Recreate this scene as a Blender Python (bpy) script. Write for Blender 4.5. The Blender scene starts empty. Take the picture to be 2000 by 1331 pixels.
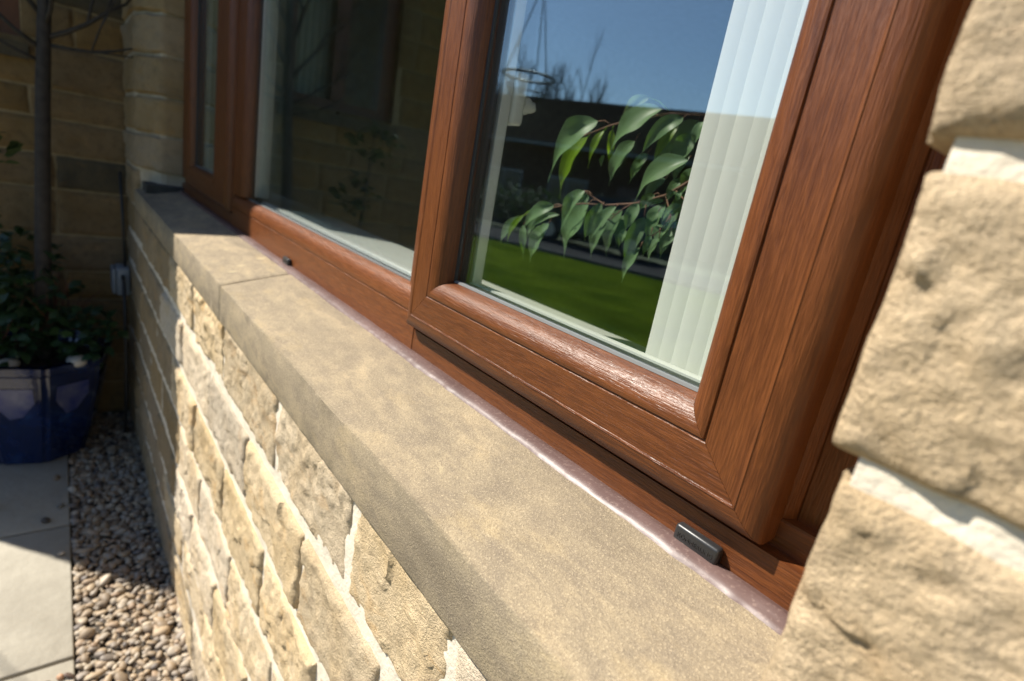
import bpy, bmesh, math, random
import numpy as np
from mathutils import Vector, Matrix, Euler

random.seed(7)
S = bpy.context.scene
COL = S.collection
R = math.radians

# ------------------------------------------------------------------ camera
cam_d = bpy.data.cameras.new('camera'); cam = bpy.data.objects.new('camera', cam_d); COL.objects.link(cam)
cam_d.sensor_fit = 'HORIZONTAL'; cam_d.sensor_width = 36.0; cam_d.lens = 19.35
cam_d.clip_start = 0.01; cam_d.clip_end = 2000
right = Vector((0.604338, 0.77769176, 0.17312164)); up = Vector((-0.31543994, 0.03401723, 0.94833563)); fwd = Vector((-0.73162369, 0.62772474, -0.26587294))
M = Matrix((right, up, -fwd)).transposed().to_4x4(); M.translation = (0, -0.36, 0.234)
cam.matrix_world = M
cam_d.dof.use_dof = True; cam_d.dof.focus_distance = 0.47; cam_d.dof.aperture_fstop = 5.6
S.camera = cam

# ------------------------------------------------------------------ world, sun, exposure
SUN_EL = R(47.0); sx, sy = -0.746, -0.666
w = bpy.data.worlds.new('World'); S.world = w; w.use_nodes = True
nt = w.node_tree; bg = nt.nodes['Background']
sky = nt.nodes.new('ShaderNodeTexSky'); sky.sky_type = 'NISHITA'; sky.sun_disc = False
sky.sun_elevation = SUN_EL; sky.sun_rotation = math.atan2(sx, sy); sky.air_density = 1.0; sky.dust_density = 0.4; sky.ozone_density = 3.0
nt.links.new(sky.outputs[0], bg.inputs[0]); bg.inputs[1].default_value = 0.078
sun_d = bpy.data.lights.new('sun', 'SUN'); sun = bpy.data.objects.new('sun', sun_d); COL.objects.link(sun)
sun_d.energy = 5.0; sun_d.angle = R(0.53); sun_d.color = (1.0, 0.94, 0.84)
tosun = Vector((sx * math.cos(SUN_EL), sy * math.cos(SUN_EL), math.sin(SUN_EL)))
sun.rotation_euler = tosun.to_track_quat('Z', 'Y').to_euler()
S.view_settings.view_transform = 'Standard'; S.view_settings.look = 'None'; S.view_settings.gamma = 1.0
S.view_settings.exposure = 0.98
S.cycles.use_denoising = True
S.cycles.transparent_max_bounces = 24; S.cycles.max_bounces = 8; S.cycles.caustics_reflective = False; S.cycles.caustics_refractive = False

# ------------------------------------------------------------------ helpers
def tag(o, label=None, cat=None, group=None, kind=None):
    if label: o['label'] = label
    if cat: o['category'] = cat
    if group: o['group'] = group
    if kind: o['kind'] = kind
    return o
def empty(name, loc, label=None, cat=None, group=None):
    o = bpy.data.objects.new(name, None); COL.objects.link(o); o.location = loc; o.empty_display_size = 0.05
    return tag(o, label, cat, group)
def origin(o):
    v = Vector(o.location); p = o.parent
    return v
def attach(o, parent):
    """o's mesh is in world coordinates; keep it there under parent"""
    if parent is not None:
        o.parent = parent
        m = Matrix.Identity(4); chain = []; p = parent
        while p is not None:
            chain.append(p); p = p.parent
        for p in reversed(chain):
            m = m @ p.matrix_parent_inverse @ Matrix.LocRotScale(p.location, p.rotation_euler, p.scale)
        o.matrix_parent_inverse = m.inverted()
def mesh_obj(name, verts, faces, mat, parent=None, smooth=False, sharp=None):
    me = bpy.data.meshes.new(name); me.from_pydata([tuple(v) for v in verts], [], [tuple(f) for f in faces]); me.update()
    if mat is not None: me.materials.append(mat)
    if smooth:
        me.polygons.foreach_set('use_smooth', [True] * len(me.polygons))
        if sharp: me.set_sharp_from_angle(angle=R(sharp))
    o = bpy.data.objects.new(name, me); COL.objects.link(o); attach(o, parent); return o
class MB:
    def __init__(s): s.v = []; s.f = []
    def add(s, v, f):
        n = len(s.v); s.v += [tuple(p) for p in v]; s.f += [tuple(i + n for i in q) for q in f]; return s
    def box(s, x0, x1, y0, y1, z0, z1):
        v = [(x, y, z) for x in (x0, x1) for y in (y0, y1) for z in (z0, z1)]
        return s.add(v, [(0, 1, 3, 2), (4, 6, 7, 5), (0, 4, 5, 1), (2, 3, 7, 6), (0, 2, 6, 4), (1, 5, 7, 3)])
    def tube(s, pts, radii, n=8, caps=True):
        pts = [Vector(p) for p in pts]; base = len(s.v); ref = Vector((0, 0, 1))
        for i, p in enumerate(pts):
            d = (pts[min(i + 1, len(pts) - 1)] - pts[max(i - 1, 0)])
            if d.length < 1e-9: d = Vector((0, 0, 1))
            d.normalize(); r_ = ref if abs(d.dot(ref)) < 0.95 else Vector((1, 0, 0))
            a = d.cross(r_).normalized(); b = d.cross(a); r = radii[i] if hasattr(radii, '__len__') else radii
            for k in range(n):
                t = 2 * math.pi * k / n; q = p + a * (r * math.cos(t)) + b * (r * math.sin(t)); s.v.append(tuple(q))
        for i in range(len(pts) - 1):
            for k in range(n):
                k2 = (k + 1) % n; o = base + i * n
                s.f.append((o + k, o + k2, o + n + k2, o + n + k))
        if caps:
            s.f.append(tuple(base + k for k in range(n))[::-1]); o = base + (len(pts) - 1) * n; s.f.append(tuple(o + k for k in range(n)))
        return s
    def build(s, name, mat, parent=None, smooth=False, sharp=None): return mesh_obj(name, s.v, s.f, mat, parent, smooth, sharp)
def bevel_box(name, x0, x1, y0, y1, z0, z1, bev, mat, parent, seg=2):
    bm = bmesh.new(); bmesh.ops.create_cube(bm, size=1)
    for v in bm.verts: v.co = ((x0 + x1) / 2 + v.co.x * (x1 - x0), (y0 + y1) / 2 + v.co.y * (y1 - y0), (z0 + z1) / 2 + v.co.z * (z1 - z0))
    bmesh.ops.bevel(bm, geom=bm.edges[:], offset=bev, segments=seg, affect='EDGES', profile=0.5)
    me = bpy.data.meshes.new(name); bm.to_mesh(me); bm.free(); me.materials.append(mat)
    me.polygons.foreach_set('use_smooth', [True] * len(me.polygons)); me.set_sharp_from_angle(angle=R(50))
    o = bpy.data.objects.new(name, me); COL.objects.link(o); attach(o, parent); return o
def copy_tree(o, parent=None):
    c = o.copy(); COL.objects.link(c); c.parent = parent
    for ch in list(o.children): copy_tree(ch, c)
    return c

# numpy value noise
_rng = np.random.RandomState(3); _T = _rng.rand(256, 256)
def vn(x, y, s=0):
    x = np.asarray(x, float) + 17.3 * s + 1000; y = np.asarray(y, float) + 9.7 * s + 1000
    xi = np.floor(x).astype(int); yi = np.floor(y).astype(int); fx = x - xi; fy = y - yi
    fx = fx * fx * (3 - 2 * fx); fy = fy * fy * (3 - 2 * fy)
    a = _T[xi % 256, yi % 256]; b = _T[(xi + 1) % 256, yi % 256]; c = _T[xi % 256, (yi + 1) % 256]; d = _T[(xi + 1) % 256, (yi + 1) % 256]
    return (a * (1 - fx) + b * fx) * (1 - fy) + (c * (1 - fx) + d * fx) * fy - 0.5
def fbm(x, y, s=0, o=4, g=0.5):
    r = 0; a = 1; f = 1
    for k in range(o): r = r + a * vn(x * f, y * f, s + 3.1 * k); a *= g; f *= 2.03
    return r

# ------------------------------------------------------------------ materials
MATS = {}
def newmat(n):
    m = bpy.data.materials.new(n); m.use_nodes = True; b = m.node_tree.nodes['Principled BSDF']; MATS[n] = m
    return m, m.node_tree, b
class NT:
    def __init__(s, nt): s.nt = nt
    def n(s, t, **k):
        x = s.nt.nodes.new(t)
        for a, b in k.items(): setattr(x, a, b)
        return x
    def l(s, a, b): s.nt.links.new(a, b)
    def coord(s, scale=(1, 1, 1), kind='Object'):
        tc = s.n('ShaderNodeTexCoord'); mp = s.n('ShaderNodeMapping'); s.l(tc.outputs[kind], mp.inputs[0]); mp.inputs['Scale'].default_value = scale
        return mp.outputs[0]
    def noise(s, vec, scale, detail=4, rough=0.55, dist=0):
        x = s.n('ShaderNodeTexNoise'); s.l(vec, x.inputs['Vector']); x.inputs['Scale'].default_value = scale; x.inputs['Detail'].default_value = detail
        x.inputs['Roughness'].default_value = rough; x.inputs['Distortion'].default_value = dist; return x.outputs['Fac']
    def ramp(s, fac, stops):
        x = s.n('ShaderNodeValToRGB'); s.l(fac, x.inputs[0]); e = x.color_ramp.elements
        while len(e) < len(stops): e.new(0.5)
        for i, (p, c) in enumerate(stops): e[i].position = p; e[i].color = (*c, 1) if len(c) == 3 else c
        return x.outputs[0]
    def mix(s, f, a, b, mode='MIX'):
        x = s.n('ShaderNodeMix', data_type='RGBA', blend_type=mode)
        for inp, v in ((x.inputs[0], f), (x.inputs[6], a), (x.inputs[7], b)):
            if hasattr(v, 'is_output'): s.l(v, inp)
            elif isinstance(v, (int, float)): inp.default_value = v
            else: inp.default_value = (*v, 1)
        return x.outputs[2]
    def math(s, op, a, b=0.0):
        x = s.n('ShaderNodeMath', operation=op)
        for i, v in enumerate((a, b)):
            if hasattr(v, 'is_output'): s.l(v, x.inputs[i])
            else: x.inputs[i].default_value = v
        return x.outputs[0]
    def bump(s, h, strength, dist, nrm=None):
        x = s.n('ShaderNodeBump'); s.l(h, x.inputs['Height']); x.inputs['Strength'].default_value = strength; x.inputs['Distance'].default_value = dist
        if nrm is not None: s.l(nrm, x.inputs['Normal'])
        return x.outputs[0]
def plain(name, col, rough=0.6, metal=0.0, spec=0.5, var=0.0, vscale=20, bump=0.0, bscale=200, bdist=0.001):
    m, nt, b = newmat(name); N = NT(nt); b.inputs['Roughness'].default_value = rough; b.inputs['Metallic'].default_value = metal; b.inputs['Specular IOR Level'].default_value = spec
    b.inputs['Base Color'].default_value = (*col, 1)
    c = N.coord()
    if var:
        f = N.noise(c, vscale, 4); N.l(N.mix(N.ramp(f, [(0.3, (0, 0, 0)), (0.7, (1, 1, 1))]), tuple(x * (1 - var) for x in col), tuple(min(1, x * (1 + var)) for x in col)), b.inputs['Base Color'])
    if bump: N.l(N.bump(N.noise(c, bscale, 3), bump, bdist), b.inputs['Normal'])
    return m
def stone_mat(name, c_light, c_mid, c_dark, rustamt=0.35, wear=1.0, fine=1.0, rand=0.5):
    m, nt, b = newmat(name); N = NT(nt); c = N.coord(); oi = N.n('ShaderNodeObjectInfo')
    big = N.noise(c, 7, 4, 0.6, 0.3); mid = N.noise(c, 38, 5, 0.62); fin = N.noise(c, 420, 3, 0.7); gr = N.noise(c, 900, 2, 0.6)
    col = N.ramp(big, [(0.32, c_mid), (0.55, c_light), (0.75, tuple(0.5 * a + 0.5 * d for a, d in zip(c_light, c_mid)))])
    col = N.mix(N.math('MULTIPLY', N.ramp(mid, [(0.5, (0, 0, 0)), (0.72, (1, 1, 1))]), 0.45 * wear), col, c_dark)
    rust = N.ramp(N.noise(N.coord((5, 5, 11)), 2.0, 4, 0.6, 0.6), [(0.58, (0, 0, 0)), (0.70, (1, 1, 1))])
    col = N.mix(N.math('MULTIPLY', rust, rustamt), col, (0.46, 0.25, 0.08))
    col = N.mix(N.math('MULTIPLY', N.ramp(fin, [(0.45, (0, 0, 0)), (0.75, (1, 1, 1))]), 0.35 * fine), col, tuple(x * 0.55 for x in c_dark))
    col = N.mix(N.math('MULTIPLY', N.ramp(gr, [(0.60, (0, 0, 0)), (0.78, (1, 1, 1))]), 0.30 * fine), col, tuple(min(1, x * 1.35) for x in c_light))
    hs = N.n('ShaderNodeHueSaturation'); N.l(col, hs.inputs['Color'])
    N.l(N.math('ADD', N.math('MULTIPLY', oi.outputs['Random'], 0.36 * rand), 1 - 0.18 * rand), hs.inputs['Value'])
    N.l(N.math('ADD', N.math('MULTIPLY', N.math('FRACT', N.math('MULTIPLY', oi.outputs['Random'], 7.31)), 0.5 * rand), 1 - 0.3 * rand), hs.inputs['Saturation'])
    N.l(hs.outputs[0], b.inputs['Base Color']); b.inputs['Roughness'].default_value = 0.95; b.inputs['Specular IOR Level'].default_value = 0.12
    pit = N.noise(N.coord((1, 1, 1.4)), 150, 4, 0.75, 0.5)
    h = N.math('ADD', N.math('MULTIPLY', pit, 0.55), N.math('MULTIPLY', fin, 0.30)); h = N.math('ADD', h, N.math('MULTIPLY', gr, 0.15))
    N.l(N.bump(h, 0.9 * fine, 0.0055), b.inputs['Normal'])
    return m
M_stone = stone_mat('rock_faced_sandstone', (0.57, 0.462, 0.318), (0.49, 0.372, 0.225), (0.26, 0.20, 0.135), 0.35, 1.1, 1.1, 0.8)
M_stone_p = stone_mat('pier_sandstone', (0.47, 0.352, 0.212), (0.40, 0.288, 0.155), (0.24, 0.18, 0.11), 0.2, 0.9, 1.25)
M_stone_shade = stone_mat('shade_toned_sandstone', (0.33, 0.245, 0.145), (0.27, 0.195, 0.105), (0.16, 0.12, 0.075), 0.3, 1.1)  # darker copy of the wall stone; left-end shade put into the colour
M_stone_d = stone_mat('brown_shade_sandstone', (0.225, 0.15, 0.072), (0.185, 0.118, 0.052), (0.09, 0.066, 0.04), 0.3, 1.3)  # browner wing stone, darkened further so the colour carries its shade
M_stone_blk = stone_mat('sooty_sandstone', (0.11, 0.09, 0.06), (0.07, 0.06, 0.045), (0.05, 0.045, 0.04), 0.1, 1.0)

def sill_material():
    m, nt, b = newmat('sawn_sandstone_sill'); N = NT(nt); c = N.coord((0.45, 1, 1)); c1 = N.coord()
    big = N.noise(c, 13, 6, 0.68, 0.8); mid = N.noise(N.coord((0.5, 1, 1)), 55, 5, 0.7, 0.4); fin = N.noise(c1, 380, 4, 0.75); gr = N.noise(c1, 700, 2, 0.6)
    col = N.ramp(big, [(0.30, (0.185, 0.150, 0.105)), (0.44, (0.26, 0.212, 0.145)), (0.56, (0.325, 0.262, 0.172)), (0.70, (0.40, 0.315, 0.198))])
    col = N.mix(N.math('MULTIPLY', N.ramp(mid, [(0.44, (0, 0, 0)), (0.64, (1, 1, 1))]), 0.62), col, (0.19, 0.155, 0.115))
    ye = N.ramp(N.noise(c, 21, 4, 0.6), [(0.56, (0, 0, 0)), (0.68, (1, 1, 1))]); col = N.mix(N.math('MULTIPLY', ye, 0.25), col, (0.48, 0.36, 0.18))
    # dark weathering band along the front arris and dirt on the front face, broken up by noise
    sp = N.n('ShaderNodeSeparateXYZ'); N.l(c1, sp.inputs[0])
    zf = N.n('ShaderNodeMapRange'); N.l(sp.outputs[2], zf.inputs[0]); zf.inputs[1].default_value = -0.068; zf.inputs[2].default_value = -0.034
    yf = N.math('LESS_THAN', sp.outputs[1], -0.1375)
    band = N.math('MULTIPLY', N.math('MULTIPLY', zf.outputs[0], yf), N.ramp(N.noise(N.coord((0.6, 1, 0.25)), 16, 5, 0.65), [(0.40, (0, 0, 0)), (0.66, (1, 1, 1))]))
    col = N.mix(N.math('MULTIPLY', band, 0.55), col, (0.15, 0.125, 0.085))
    col = N.mix(N.math('MULTIPLY', N.ramp(fin, [(0.46, (0, 0, 0)), (0.62, (1, 1, 1))]), 0.45), col, (0.15, 0.12, 0.085))
    col = N.mix(N.math('MULTIPLY', N.ramp(gr, [(0.55, (0, 0, 0)), (0.68, (1, 1, 1))]), 0.38), col, (0.58, 0.475, 0.32))
    lich = N.n('ShaderNodeTexVoronoi'); N.l(c1, lich.inputs['Vector']); lich.inputs['Scale'].default_value = 17
    lf = N.math('MULTIPLY', N.ramp(lich.outputs['Distance'], [(0.10, (1, 1, 1)), (0.18, (0, 0, 0))]), N.math('GREATER_THAN', N.noise(c1, 9, 2), 0.56))
    col = N.mix(N.math('MULTIPLY', lf, 0.35), col, (0.55, 0.46, 0.27))
    N.l(col, b.inputs['Base Color']); b.inputs['Roughness'].default_value = 0.9; b.inputs['Specular IOR Level'].default_value = 0.22
    h = N.math('ADD', N.math('MULTIPLY', fin, 0.35), N.math('MULTIPLY', mid, 0.25)); h = N.math('ADD', h, N.math('MULTIPLY', gr, 0.25))
    N.l(N.bump(h, 0.8, 0.0028), b.inputs['Normal']); return m
M_sill = sill_material()
M_mortar = plain('lime_mortar', (0.64, 0.57, 0.46), 0.95, var=0.14, vscale=30, bump=0.5, bscale=260, bdist=0.0025, spec=0.15)
M_mortar_shade = plain('shade_toned_mortar', (0.42, 0.36, 0.27), 0.95, var=0.15, vscale=20, bump=0.5, bscale=200, bdist=0.003, spec=0.15)  # darker copy of the mortar, with the left jamb's shade in the colour
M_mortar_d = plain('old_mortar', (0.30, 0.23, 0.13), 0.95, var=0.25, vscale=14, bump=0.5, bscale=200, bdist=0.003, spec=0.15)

def wood(name, axis, tone=1.0):
    m, nt, b = newmat(name); N = NT(nt)
    sc = (14, 170, 170) if axis == 'x' else (170, 170, 14); sf = (42, 680, 680) if axis == 'x' else (680, 680, 42); sb = (1.6, 22, 22) if axis == 'x' else (22, 22, 1.6)
    a = N.noise(N.coord(sc), 1.0, 5, 0.62, 1.2); f = N.noise(N.coord(sf), 1.0, 3, 0.6, 0.3); big = N.noise(N.coord(sb), 1.0, 3, 0.5, 0.8)
    col = N.ramp(a, [(0.28, tuple(v * tone for v in (0.076, 0.0222, 0.0068))), (0.48, tuple(v * tone for v in (0.118, 0.0365, 0.0102))), (0.72, tuple(v * tone for v in (0.152, 0.049, 0.0132)))])
    col = N.mix(N.math('MULTIPLY', N.ramp(f, [(0.44, (1, 1, 1)), (0.55, (0, 0, 0))]), 0.5), col, (0.050, 0.016, 0.007))
    col = N.mix(N.math('MULTIPLY', N.ramp(big, [(0.4, (0, 0, 0)), (0.7, (1, 1, 1))]), 0.3), col, (0.19, 0.066, 0.018))
    N.l(col, b.inputs['Base Color'])
    N.l(N.math('ADD', N.math('MULTIPLY', f, 0.30), 0.22), b.inputs['Roughness']); b.inputs['Specular IOR Level'].default_value = 0.36
    N.l(N.bump(N.math('ADD', N.math('MULTIPLY', f, 0.7), N.math('MULTIPLY', a, 0.3)), 0.7, 0.0014), b.inputs['Normal'])
    return m
M_wx, M_wz = wood('woodgrain_foil_along', 'x'), wood('woodgrain_foil_upright', 'z')
M_wx_sheen = wood('sheen_toned_foil', 'x', 1.35)  # brighter copy of the foil; grazing sheen put into the colour
M_white = plain('white_upvc', (0.87, 0.88, 0.84), 0.35)
M_handle = plain('white_handle_paint', (0.86, 0.87, 0.82), 0.3)
M_gasket = plain('black_gasket', (0.02, 0.02, 0.02), 0.5)
M_gasket_g = plain('grey_gasket', (0.13, 0.135, 0.135), 0.6)
M_spacer = plain('black_spacer', (0.025, 0.028, 0.028), 0.5)
M_cap = plain('black_plastic', (0.022, 0.022, 0.023), 0.36, bump=0.12, bscale=1500, bdist=0.0003)
def sealant_material():
    m, nt, b = newmat('brown_silicone'); N = NT(nt); c = N.coord((0.4, 1, 1))
    col = N.ramp(N.noise(c, 40, 4), [(0.3, (0.085, 0.050, 0.045)), (0.7, (0.135, 0.086, 0.078))])
    N.l(N.mix(N.math('MULTIPLY', N.ramp(N.noise(N.coord(), 300, 3), [(0.55, (0, 0, 0)), (0.75, (1, 1, 1))]), 0.4), col, (0.33, 0.24, 0.2)), b.inputs['Base Color'])
    b.inputs['Roughness'].default_value = 0.43; b.inputs['Specular IOR Level'].default_value = 0.45; b.inputs['Sheen Weight'].default_value = 0.0
    N.l(N.bump(N.noise(c, 130, 4), 0.25, 0.0012), b.inputs['Normal']); return m
M_seal = sealant_material()

def glass_material(name, tint, ior):
    m = bpy.data.materials.new(name); m.use_nodes = True; nt = m.node_tree; nt.nodes.clear(); N = NT(nt)
    out = N.n('ShaderNodeOutputMaterial'); tr = N.n('ShaderNodeBsdfTransparent'); gl = N.n('ShaderNodeBsdfGlossy'); mx = N.n('ShaderNodeMixShader')
    tr.inputs[0].default_value = (*tint, 1); gl.inputs['Color'].default_value = (0.72, 0.91, 1.0, 1); gl.inputs['Roughness'].default_value = 0.0
    fr = N.n('ShaderNodeFresnel'); ge = N.n('ShaderNodeNewGeometry')
    iv = N.n('ShaderNodeMix', data_type='FLOAT'); N.l(ge.outputs['Backfacing'], iv.inputs[0]); iv.inputs[2].default_value = ior; iv.inputs[3].default_value = 1 / ior
    N.l(iv.outputs[0], fr.inputs['IOR']); N.l(fr.outputs[0], mx.inputs[0]); N.l(tr.outputs[0], mx.inputs[1]); N.l(gl.outputs[0], mx.inputs[2]); N.l(mx.outputs[0], out.inputs[0])
    return m
M_glass = glass_material('window_glass', (0.985, 0.992, 0.985), 2.2); M_glass_in = glass_material('inner_window_glass', (0.985, 0.992, 0.985), 1.22)

M_glass_w = glass_material('wing_window_glass', (0.9, 0.92, 0.9), 1.18)

def leaf_material(name, c1, c2, trans=(0.25, 0.5, 0.02), tw=0.35, rough=0.38):
    m, nt, b = newmat(name); N = NT(nt); c = N.coord(); oi = N.n('ShaderNodeObjectInfo')
    col = N.mix(N.noise(c, 60, 3), c1, c2); hs = N.n('ShaderNodeHueSaturation'); N.l(col, hs.inputs['Color'])
    N.l(N.math('ADD', N.math('MULTIPLY', oi.outputs['Random'], 0.5), 0.75), hs.inputs['Value']); N.l(hs.outputs[0], b.inputs['Base Color'])
    b.inputs['Roughness'].default_value = rough; b.inputs['Specular IOR Level'].default_value = 0.55
    tl = N.n('ShaderNodeBsdfTranslucent'); tl.inputs[0].default_value = (*trans, 1); mx = N.n('ShaderNodeMixShader'); mx.inputs[0].default_value = tw
    out = nt.nodes['Material Output']; N.l(b.outputs[0], mx.inputs[1]); N.l(tl.outputs[0], mx.inputs[2]); N.l(mx.outputs[0], out.inputs[0]); return m
M_leaf = leaf_material('fig_leaf', (0.13, 0.23, 0.095), (0.17, 0.285, 0.13), (0.2, 0.42, 0.02), 0.28, 0.46)
M_leaf_lime = leaf_material('lime_fig_leaf', (0.20, 0.36, 0.02), (0.28, 0.46, 0.03), (0.55, 0.85, 0.02), 0.55)  # yellow-green leaf, more translucent than the plain one
M_leaf_pale = leaf_material('pale_fig_leaf', (0.25, 0.36, 0.16), (0.32, 0.43, 0.22), (0.4, 0.6, 0.2), 0.4)
M_leaf_dark = leaf_material('shrub_leaf', (0.018, 0.045, 0.02), (0.03, 0.07, 0.025), (0.03, 0.09, 0.01), 0.2)
M_leaf_ev = leaf_material('hedge_leaf', (0.02, 0.04, 0.010), (0.032, 0.055, 0.012), (0.05, 0.1, 0.01), 0.2, 0.8)
M_twig = plain('brown_twig', (0.20, 0.10, 0.06), 0.7, var=0.3, vscale=80)
M_bark = plain('grey_bark', (0.04, 0.033, 0.028), 0.85, var=0.3, vscale=40, bump=0.6, bscale=120, bdist=0.003)
def blind_material():
    m, nt, b = newmat('blind_fabric'); N = NT(nt); b.inputs['Base Color'].default_value = (0.92, 0.92, 0.88, 1); b.inputs['Roughness'].default_value = 0.85
    tl = N.n('ShaderNodeBsdfTranslucent'); tl.inputs[0].default_value = (0.80, 0.82, 0.74, 1); mx = N.n('ShaderNodeMixShader'); mx.inputs[0].default_value = 0.25
    N.l(N.bump(N.noise(N.coord((300, 300, 1500)), 1.0, 2), 0.15, 0.0004), b.inputs['Normal'])
    N.l(b.outputs[0], mx.inputs[1]); N.l(tl.outputs[0], mx.inputs[2]); N.l(mx.outputs[0], nt.nodes['Material Output'].inputs[0]); return m
M_blind = blind_material()
M_plaster = plain('room_plaster', (0.55, 0.52, 0.46), 0.9, var=0.1)
M_carpet = plain('room_carpet', (0.07, 0.055, 0.045), 0.95, var=0.2, vscale=60)

# ------------------------------------------------------------------ ground
GZ = -1.14
def ground():
    m, nt, b = newmat('earth'); N = NT(nt); N.l(N.mix(N.noise(N.coord(), 3, 5), (0.05, 0.065, 0.02), (0.09, 0.08, 0.045)), b.inputs['Base Color']); b.inputs['Roughness'].default_value = 1
    mesh_obj('ground', [(-600, -600, GZ - 0.06), (600, -600, GZ - 0.06), (600, 600, GZ - 0.06), (-600, 600, GZ - 0.06)], [(0, 1, 2, 3)], m)['kind'] = 'structure'
    m, nt, b = newmat('lawn_turf'); N = NT(nt); c = N.coord()
    f = N.noise(c, 1.1, 4, 0.6); g = N.noise(N.coord((1, 1, 1)), 90, 3, 0.7)
    f = N.ramp(f, [(0.36, (0, 0, 0)), (0.64, (1, 1, 1))]); col = N.mix(f, (0.045, 0.066, 0.005), (0.13, 0.16, 0.012)); st = N.noise(N.coord((0.35, 2.2, 1)), 1.6, 4, 0.65); col = N.mix(N.math('MULTIPLY', N.ramp(st, [(0.45, (0, 0, 0)), (0.62, (1, 1, 1))]), 0.55), col, (0.065, 0.075, 0.008)); col = N.mix(N.math('MULTIPLY', g, 0.6), col, (0.035, 0.075, 0.006)); N.l(col, b.inputs['Base Color']); b.inputs['Roughness'].default_value = 0.9; b.inputs['Specular IOR Level'].default_value = 0.0
    N.l(N.bump(g, 0.6, 0.05), b.inputs['Normal'])
    # lawn: from the paving out to the road
    L = []; nx, ny = 60, 40
    a0, a1, b0, b1 = np.array((-16.0, -2.25)), np.array((14.0, -2.25)), np.array((-21.5, -4.7)), np.array((14.0, -17.0))
    vs = []; fs = []
    for j in range(ny + 1):
        for i in range(nx + 1):
            p = (a0 * (1 - i / nx) + a1 * i / nx) * (1 - j / ny) + (b0 * (1 - i / nx) + b1 * i / nx) * j / ny
            vs.append((p[0], p[1], GZ - 0.012 + 0.02 * float(fbm(p[0] * .8, p[1] * .8, 5, 2)) * (0 < i < nx and 0 < j < ny)))
    for j in range(ny):
        for i in range(nx): o = j * (nx + 1) + i; fs.append((o, o + nx + 1, o + nx + 2, o + 1))
    mesh_obj('lawn', vs, fs, m, None, True)['kind'] = 'structure'
    asp = plain('asphalt', (0.055, 0.05, 0.05), 0.9, spec=0.0, var=0.25, vscale=3, bump=0.4, bscale=60, bdist=0.01)
    d = np.array((0.938, -0.346)); n = np.array((-0.346, -0.938))
    p0 = np.array((-9.5, -9.05)); q = [p0 - d * 30, p0 + d * 30, p0 + d * 30 + n * 3.0, p0 - d * 30 + n * 3.0]
    mesh_obj('road', [(a[0], a[1], GZ + 0.012) for a in q], [(0, 3, 2, 1)], asp)['kind'] = 'structure'
    kb = MB()
    e = [p0 - d * 30 - n * 0.12, p0 + d * 30 - n * 0.12, p0 + d * 30, p0 - d * 30]
    kb.add([(a[0], a[1], z) for z in (GZ - 0.05, GZ + 0.06) for a in e], [(4, 5, 6, 7), (0, 1, 5, 4), (2, 3, 7, 6), (1, 2, 6, 5), (3, 0, 4, 7)])
    kb.build('kerb', plain('concrete_kerb', (0.12, 0.115, 0.105), 0.9, var=0.2, spec=0.0))['kind'] = 'structure'
ground()

def slab_mat():
    m, nt, b = newmat('riven_paving'); N = NT(nt); c = N.coord(); oi = N.n('ShaderNodeObjectInfo')
    col = N.ramp(N.noise(c, 5, 6, 0.65), [(0.3, (0.28, 0.255, 0.205)), (0.7, (0.38, 0.35, 0.285))])
    col = N.mix(N.math('MULTIPLY', N.ramp(N.noise(c, 300, 3), [(0.5, (0, 0, 0)), (0.7, (1, 1, 1))]), 0.3), col, (0.22, 0.19, 0.14))
    hs = N.n('ShaderNodeHueSaturation'); N.l(col, hs.inputs['Color']); N.l(N.math('ADD', N.math('MULTIPLY', oi.outputs['Random'], 0.14), 0.93), hs.inputs['Value'])
    N.l(hs.outputs[0], b.inputs['Base Color']); b.inputs['Roughness'].default_value = 0.9
    N.l(N.bump(N.noise(c, 18, 5, 0.6), 0.4, 0.01), b.inputs['Normal']); return m
M_slab = slab_mat()
pav = empty('paving', (-1.2, -1.2, GZ)); pav['kind'] = 'structure'
MB().box(-3.05, 2.2, -2.20, -0.377, GZ - 0.06, GZ - 0.022).build('joint_bed', plain('jointing_sand', (0.10, 0.085, 0.06), 1.0, var=0.3), pav)
slab0 = None; xs = [-3.04, -2.745, -2.12, -1.495, -0.87, -0.245, 0.38, 1.005, 1.63, 2.2]; ys = [-0.375, -0.98, -1.59, -2.20]
for i in range(len(xs) - 1):
    for j in range(3):
        g = 0.006; z = GZ + random.uniform(-0.003, 0.002)
        bevel_box('slab', xs[i] + g, xs[i + 1] - g, ys[j + 1] + g, ys[j] - (g if j else 0), GZ - 0.038, z, 0.005, M_slab, pav)

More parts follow.
